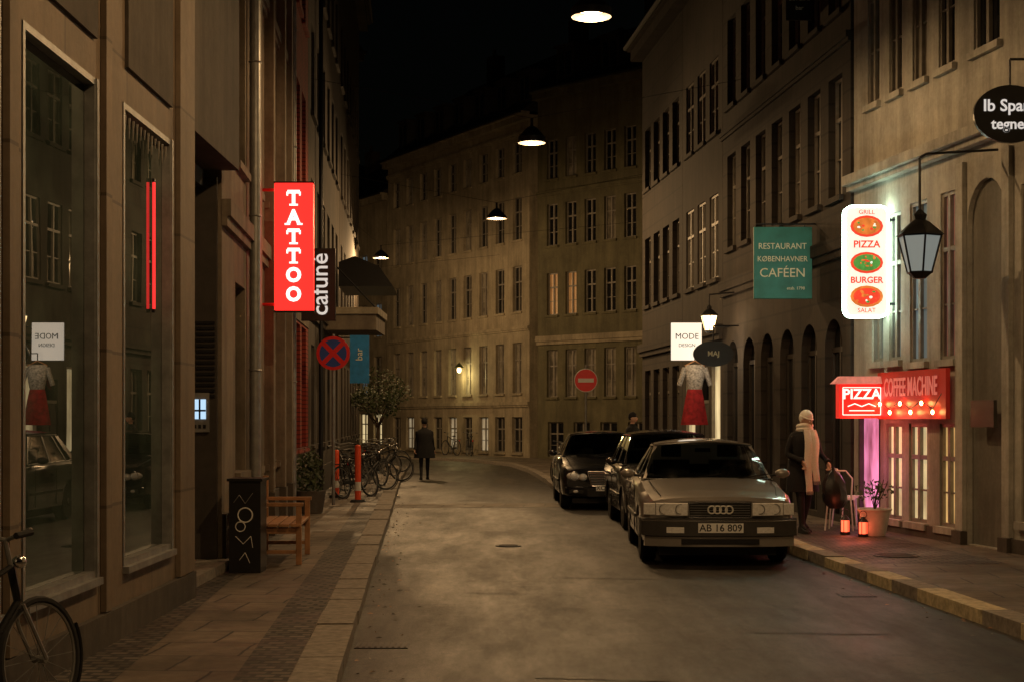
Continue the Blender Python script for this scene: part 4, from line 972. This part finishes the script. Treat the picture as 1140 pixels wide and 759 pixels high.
def person(name,M,J,coat=(.72,.22,.17),hat=None,headM=None,scarf=False,bag=None,coatk='coat',legk='jeans'):
    E=empty(name,M)
    Ed=[('pel','spi'),('spi','che'),('che','nec'),('nec','hb'),('che','shR'),('shR','elR'),('elR','wrR'),('che','shL'),('shL','elL'),('elL','wrL'),('pel','hiR'),('hiR','knR'),('knR','anR'),('anR','toR'),('pel','hiL'),('hiL','knL'),('knL','anL'),('anL','toL')]
    skin('body',J,Ed,coatk,E)
    zb,rx,ry=coat; mb=MB()
    def rg(cx,cy,rx,ry,z,n=24,w=0): return [(cx+(rx+w*math.sin(i*2.3))*math.cos(2*math.pi*i/n),cy+(ry+w*math.cos(i*1.9))*math.sin(2*math.pi*i/n),z) for i in range(n)]
    c=J['pel'][0]; h=J['che'][0]
    mb.loft([rg(c[0],c[1],rx,ry,zb,24,.012),rg(c[0],c[1],rx*.96,ry*.97,zb+.12,24,.008),rg(c[0],c[1],rx*.86,ry*.9,c[2]+.02,24,.004),rg((c[0]+h[0])/2,(c[1]+h[1])/2,rx*.76,ry*.82,c[2]+.17),rg(h[0],h[1],rx*.88,ry*.86,h[2]-.02),rg(h[0],h[1],rx*.84,ry*.74,h[2]+.07),rg(h[0],h[1],.085,.085,h[2]+.15),rg(h[0],h[1]-.01,.07,.075,h[2]+.19)],coatk)
    for i in range(4): mb.cyl((c[0],c[1]-ry*.9,zb+.2+i*.15),(c[0],c[1]-ry*.9-.015,zb+.2+i*.15),.012,.012,'black',8)
    mb.obj('coat',None,E)
    mb=MB(); head(mb,headM,hat); mb.cyl(J['nec'][0],J['hb'][0],.05,.048,'skin',14); mb.obj('head',None,E)
    mb=MB()
    for s,a,b in((1,'elR','wrR'),(-1,'elL','wrL')):
        A=Vector(J[a][0]);B=Vector(J[b][0]); hand(mb,B,(B-A)*.5+Vector((0,0,-.15)),(0,-1,0))
        mb.cyl(B-(B-A).normalized()*.05,B+(B-A).normalized()*.012,.042,.044,coatk,12)
    mb.obj('hands',None,E)
    mb=MB()
    for a,b in(('anR','toR'),('anL','toL')):
        A=Vector(J[a][0]);B=Vector(J[b][0]);d=(B-A);d.z=0;d.normalize();t=Vector((-d.y,d.x,0)); 
        secs=[]
        for f,w,hh in((-.07,.028,.07),(-.03,.04,.13),(.04,.042,.11),(.11,.048,.065),(.17,.042,.045),(.2,.02,.03)):
            p=A+d*f; z0=B.z-.035; secs.append([(p+t*w).to_tuple()[:2]+(z0,),(p+t*w*.9).to_tuple()[:2]+(z0+hh*.7,),(p).to_tuple()[:2]+(z0+hh,),(p-t*w*.9).to_tuple()[:2]+(z0+hh*.7,),(p-t*w).to_tuple()[:2]+(z0,)])
        mb.loft(secs,'rubber')
    mb.obj('shoes',None,E)
    if scarf:
        mb=MB(); n=Vector(J['nec'][0])
        for r,z,t in((.085,.0,.04),(.09,.05,.035)): mb.torus((n.x,n.y-.01,n.z+z),(0,.15,1),r,t,'wool',24,8)
        for x0,zend,dx in((-.03,-.86,-.01),(.05,-.72,.03)):
            secs=[]
            for i in range(12):
                f=i/11; z=n.z+.0+zend*f; y=n.y-.13-.06*math.sin(min(1,f*1.6)*1.57)-.01*math.sin(f*9); x=n.x+x0+dx*f+.012*math.sin(f*7); w=.06+.01*math.sin(f*5)
                secs.append([(x-w,y,z),(x-w*.3,y-.018,z),(x+w*.4,y-.014,z),(x+w,y+.004,z),(x+w,y+.016,z),(x-w,y+.016,z)])
            mb.loft(secs,'wool')
            for i in range(6): mb.cyl((x-w+.02*i,y,z),(x-w+.02*i,y,z-.05),.004,.002,'wool',4)
        mb.obj('scarf',None,E)
    if bag:
        mb=MB(); b=Vector(bag); secs=[]
        for f,r in((0,.015),(.08,.03),(.2,.11),(.4,.16),(.65,.19),(.85,.17),(1,.09)):
            secs.append([(b.x+.04*f+(r*(1+.16*math.sin(i*2.7+f*5)))*math.cos(2*math.pi*i/16),b.y+r*.7*(1+.15*math.cos(i*3.3+f*7))*math.sin(2*math.pi*i/16),b.z-.58*f) for i in range(16)])
        mb.loft(secs,'bag'); mb.obj('carrier_bag',None,E)
    return E
def stdJ(stride=.0,armR=(-.22,-.05,.9),armL=(.22,.05,.9),lean=0,elR=None,elL=None):
    return {'pel':((0,0,.93),(.13,.11)),'spi':((0,-lean*.3,1.12),(.12,.10)),'che':((0,-lean*.7,1.30),(.14,.11)),'nec':((0,-lean,1.45),.05),'hb':((0,-lean-.01,1.52),.05),
    'shR':((-.175,-lean*.8,1.385),.062),'elR':(elR or (-.23,.03,1.12),.048),'wrR':(armR,.03),
    'shL':((.175,-lean*.8,1.385),.062),'elL':(elL or (.23,.03,1.12),.048),'wrL':(armL,.03),
    'hiR':((-.09,0,.88),.088),'knR':((-.095,-stride*.6-.02,.49),.062),'anR':((-.095,-stride,.10),.042),'toR':((-.10,-stride-.14,.04),.03),
    'hiL':((.09,0,.88),.088),'knL':((.095,stride*.3-.03,.49),.062),'anL':((.095,stride,.12),.042),'toL':((.10,stride-.14,.04),.03)}
J=stdJ(stride=.14,lean=.05,armR=(-.16,-.24,1.02),elR=(-.25,.0,1.10),armL=(.25,-.26,1.0),elL=(.26,-.04,1.12))
person('pedestrian',T(4.10,22.2,KH,R(22)),J,(.58,.25,.19),'wool',Matrix.Translation((0.0,-.10,1.585))@Matrix.Rotation(R(25),4,'Z')@Matrix.Rotation(R(22),4,'X'),True,(.30,-.32,.93))
J=stdJ(stride=.2,armR=(-.27,-.1,.87),armL=(.27,.1,.87))
person('pedestrian',T(-2.48,44.5,0,R(185)),J,(.62,.30,.20),'coat',Matrix.Translation((0,-.02,1.62)))
J=stdJ(stride=.05)
person('pedestrian',T(2.75,35.9,KH,R(60)),J,(.68,.25,.18),'coat',Matrix.Translation((0,-.02,1.62)))

# ------------------------------------------------------------------ world, moon, camera
w=bpy.data.worlds.new("World"); sc.world=w; w.use_nodes=True; nt=w.node_tree
sky=nt.nodes.new('ShaderNodeTexSky'); sky.sky_type='NISHITA'; sky.sun_disc=False; sky.sun_elevation=R(2); sky.sun_rotation=R(200)
bg=nt.nodes['Background']; bg.inputs[1].default_value=.0005; nt.links.new(sky.outputs[0],bg.inputs[0])
l=bpy.data.lights.new('moon','SUN'); l.energy=.004; l.angle=R(.5); l.color=(1,.9,.75); o=bpy.data.objects.new('moon',l); COL.objects.link(o); o.rotation_euler=(R(55),0,R(-20))
cam=bpy.data.cameras.new('camera'); co=bpy.data.objects.new('camera',cam); COL.objects.link(co); co.location=(0,0,CH); co.rotation_euler=(R(90),0,0)
cam.sensor_width=36; cam.lens=36*F/1140; cam.shift_y=(HY-379.5)/1140; cam.clip_end=800; cam.clip_start=.1
sc.camera=co
sc.view_settings.view_transform='Standard'; sc.view_settings.look='None'; sc.view_settings.exposure=0
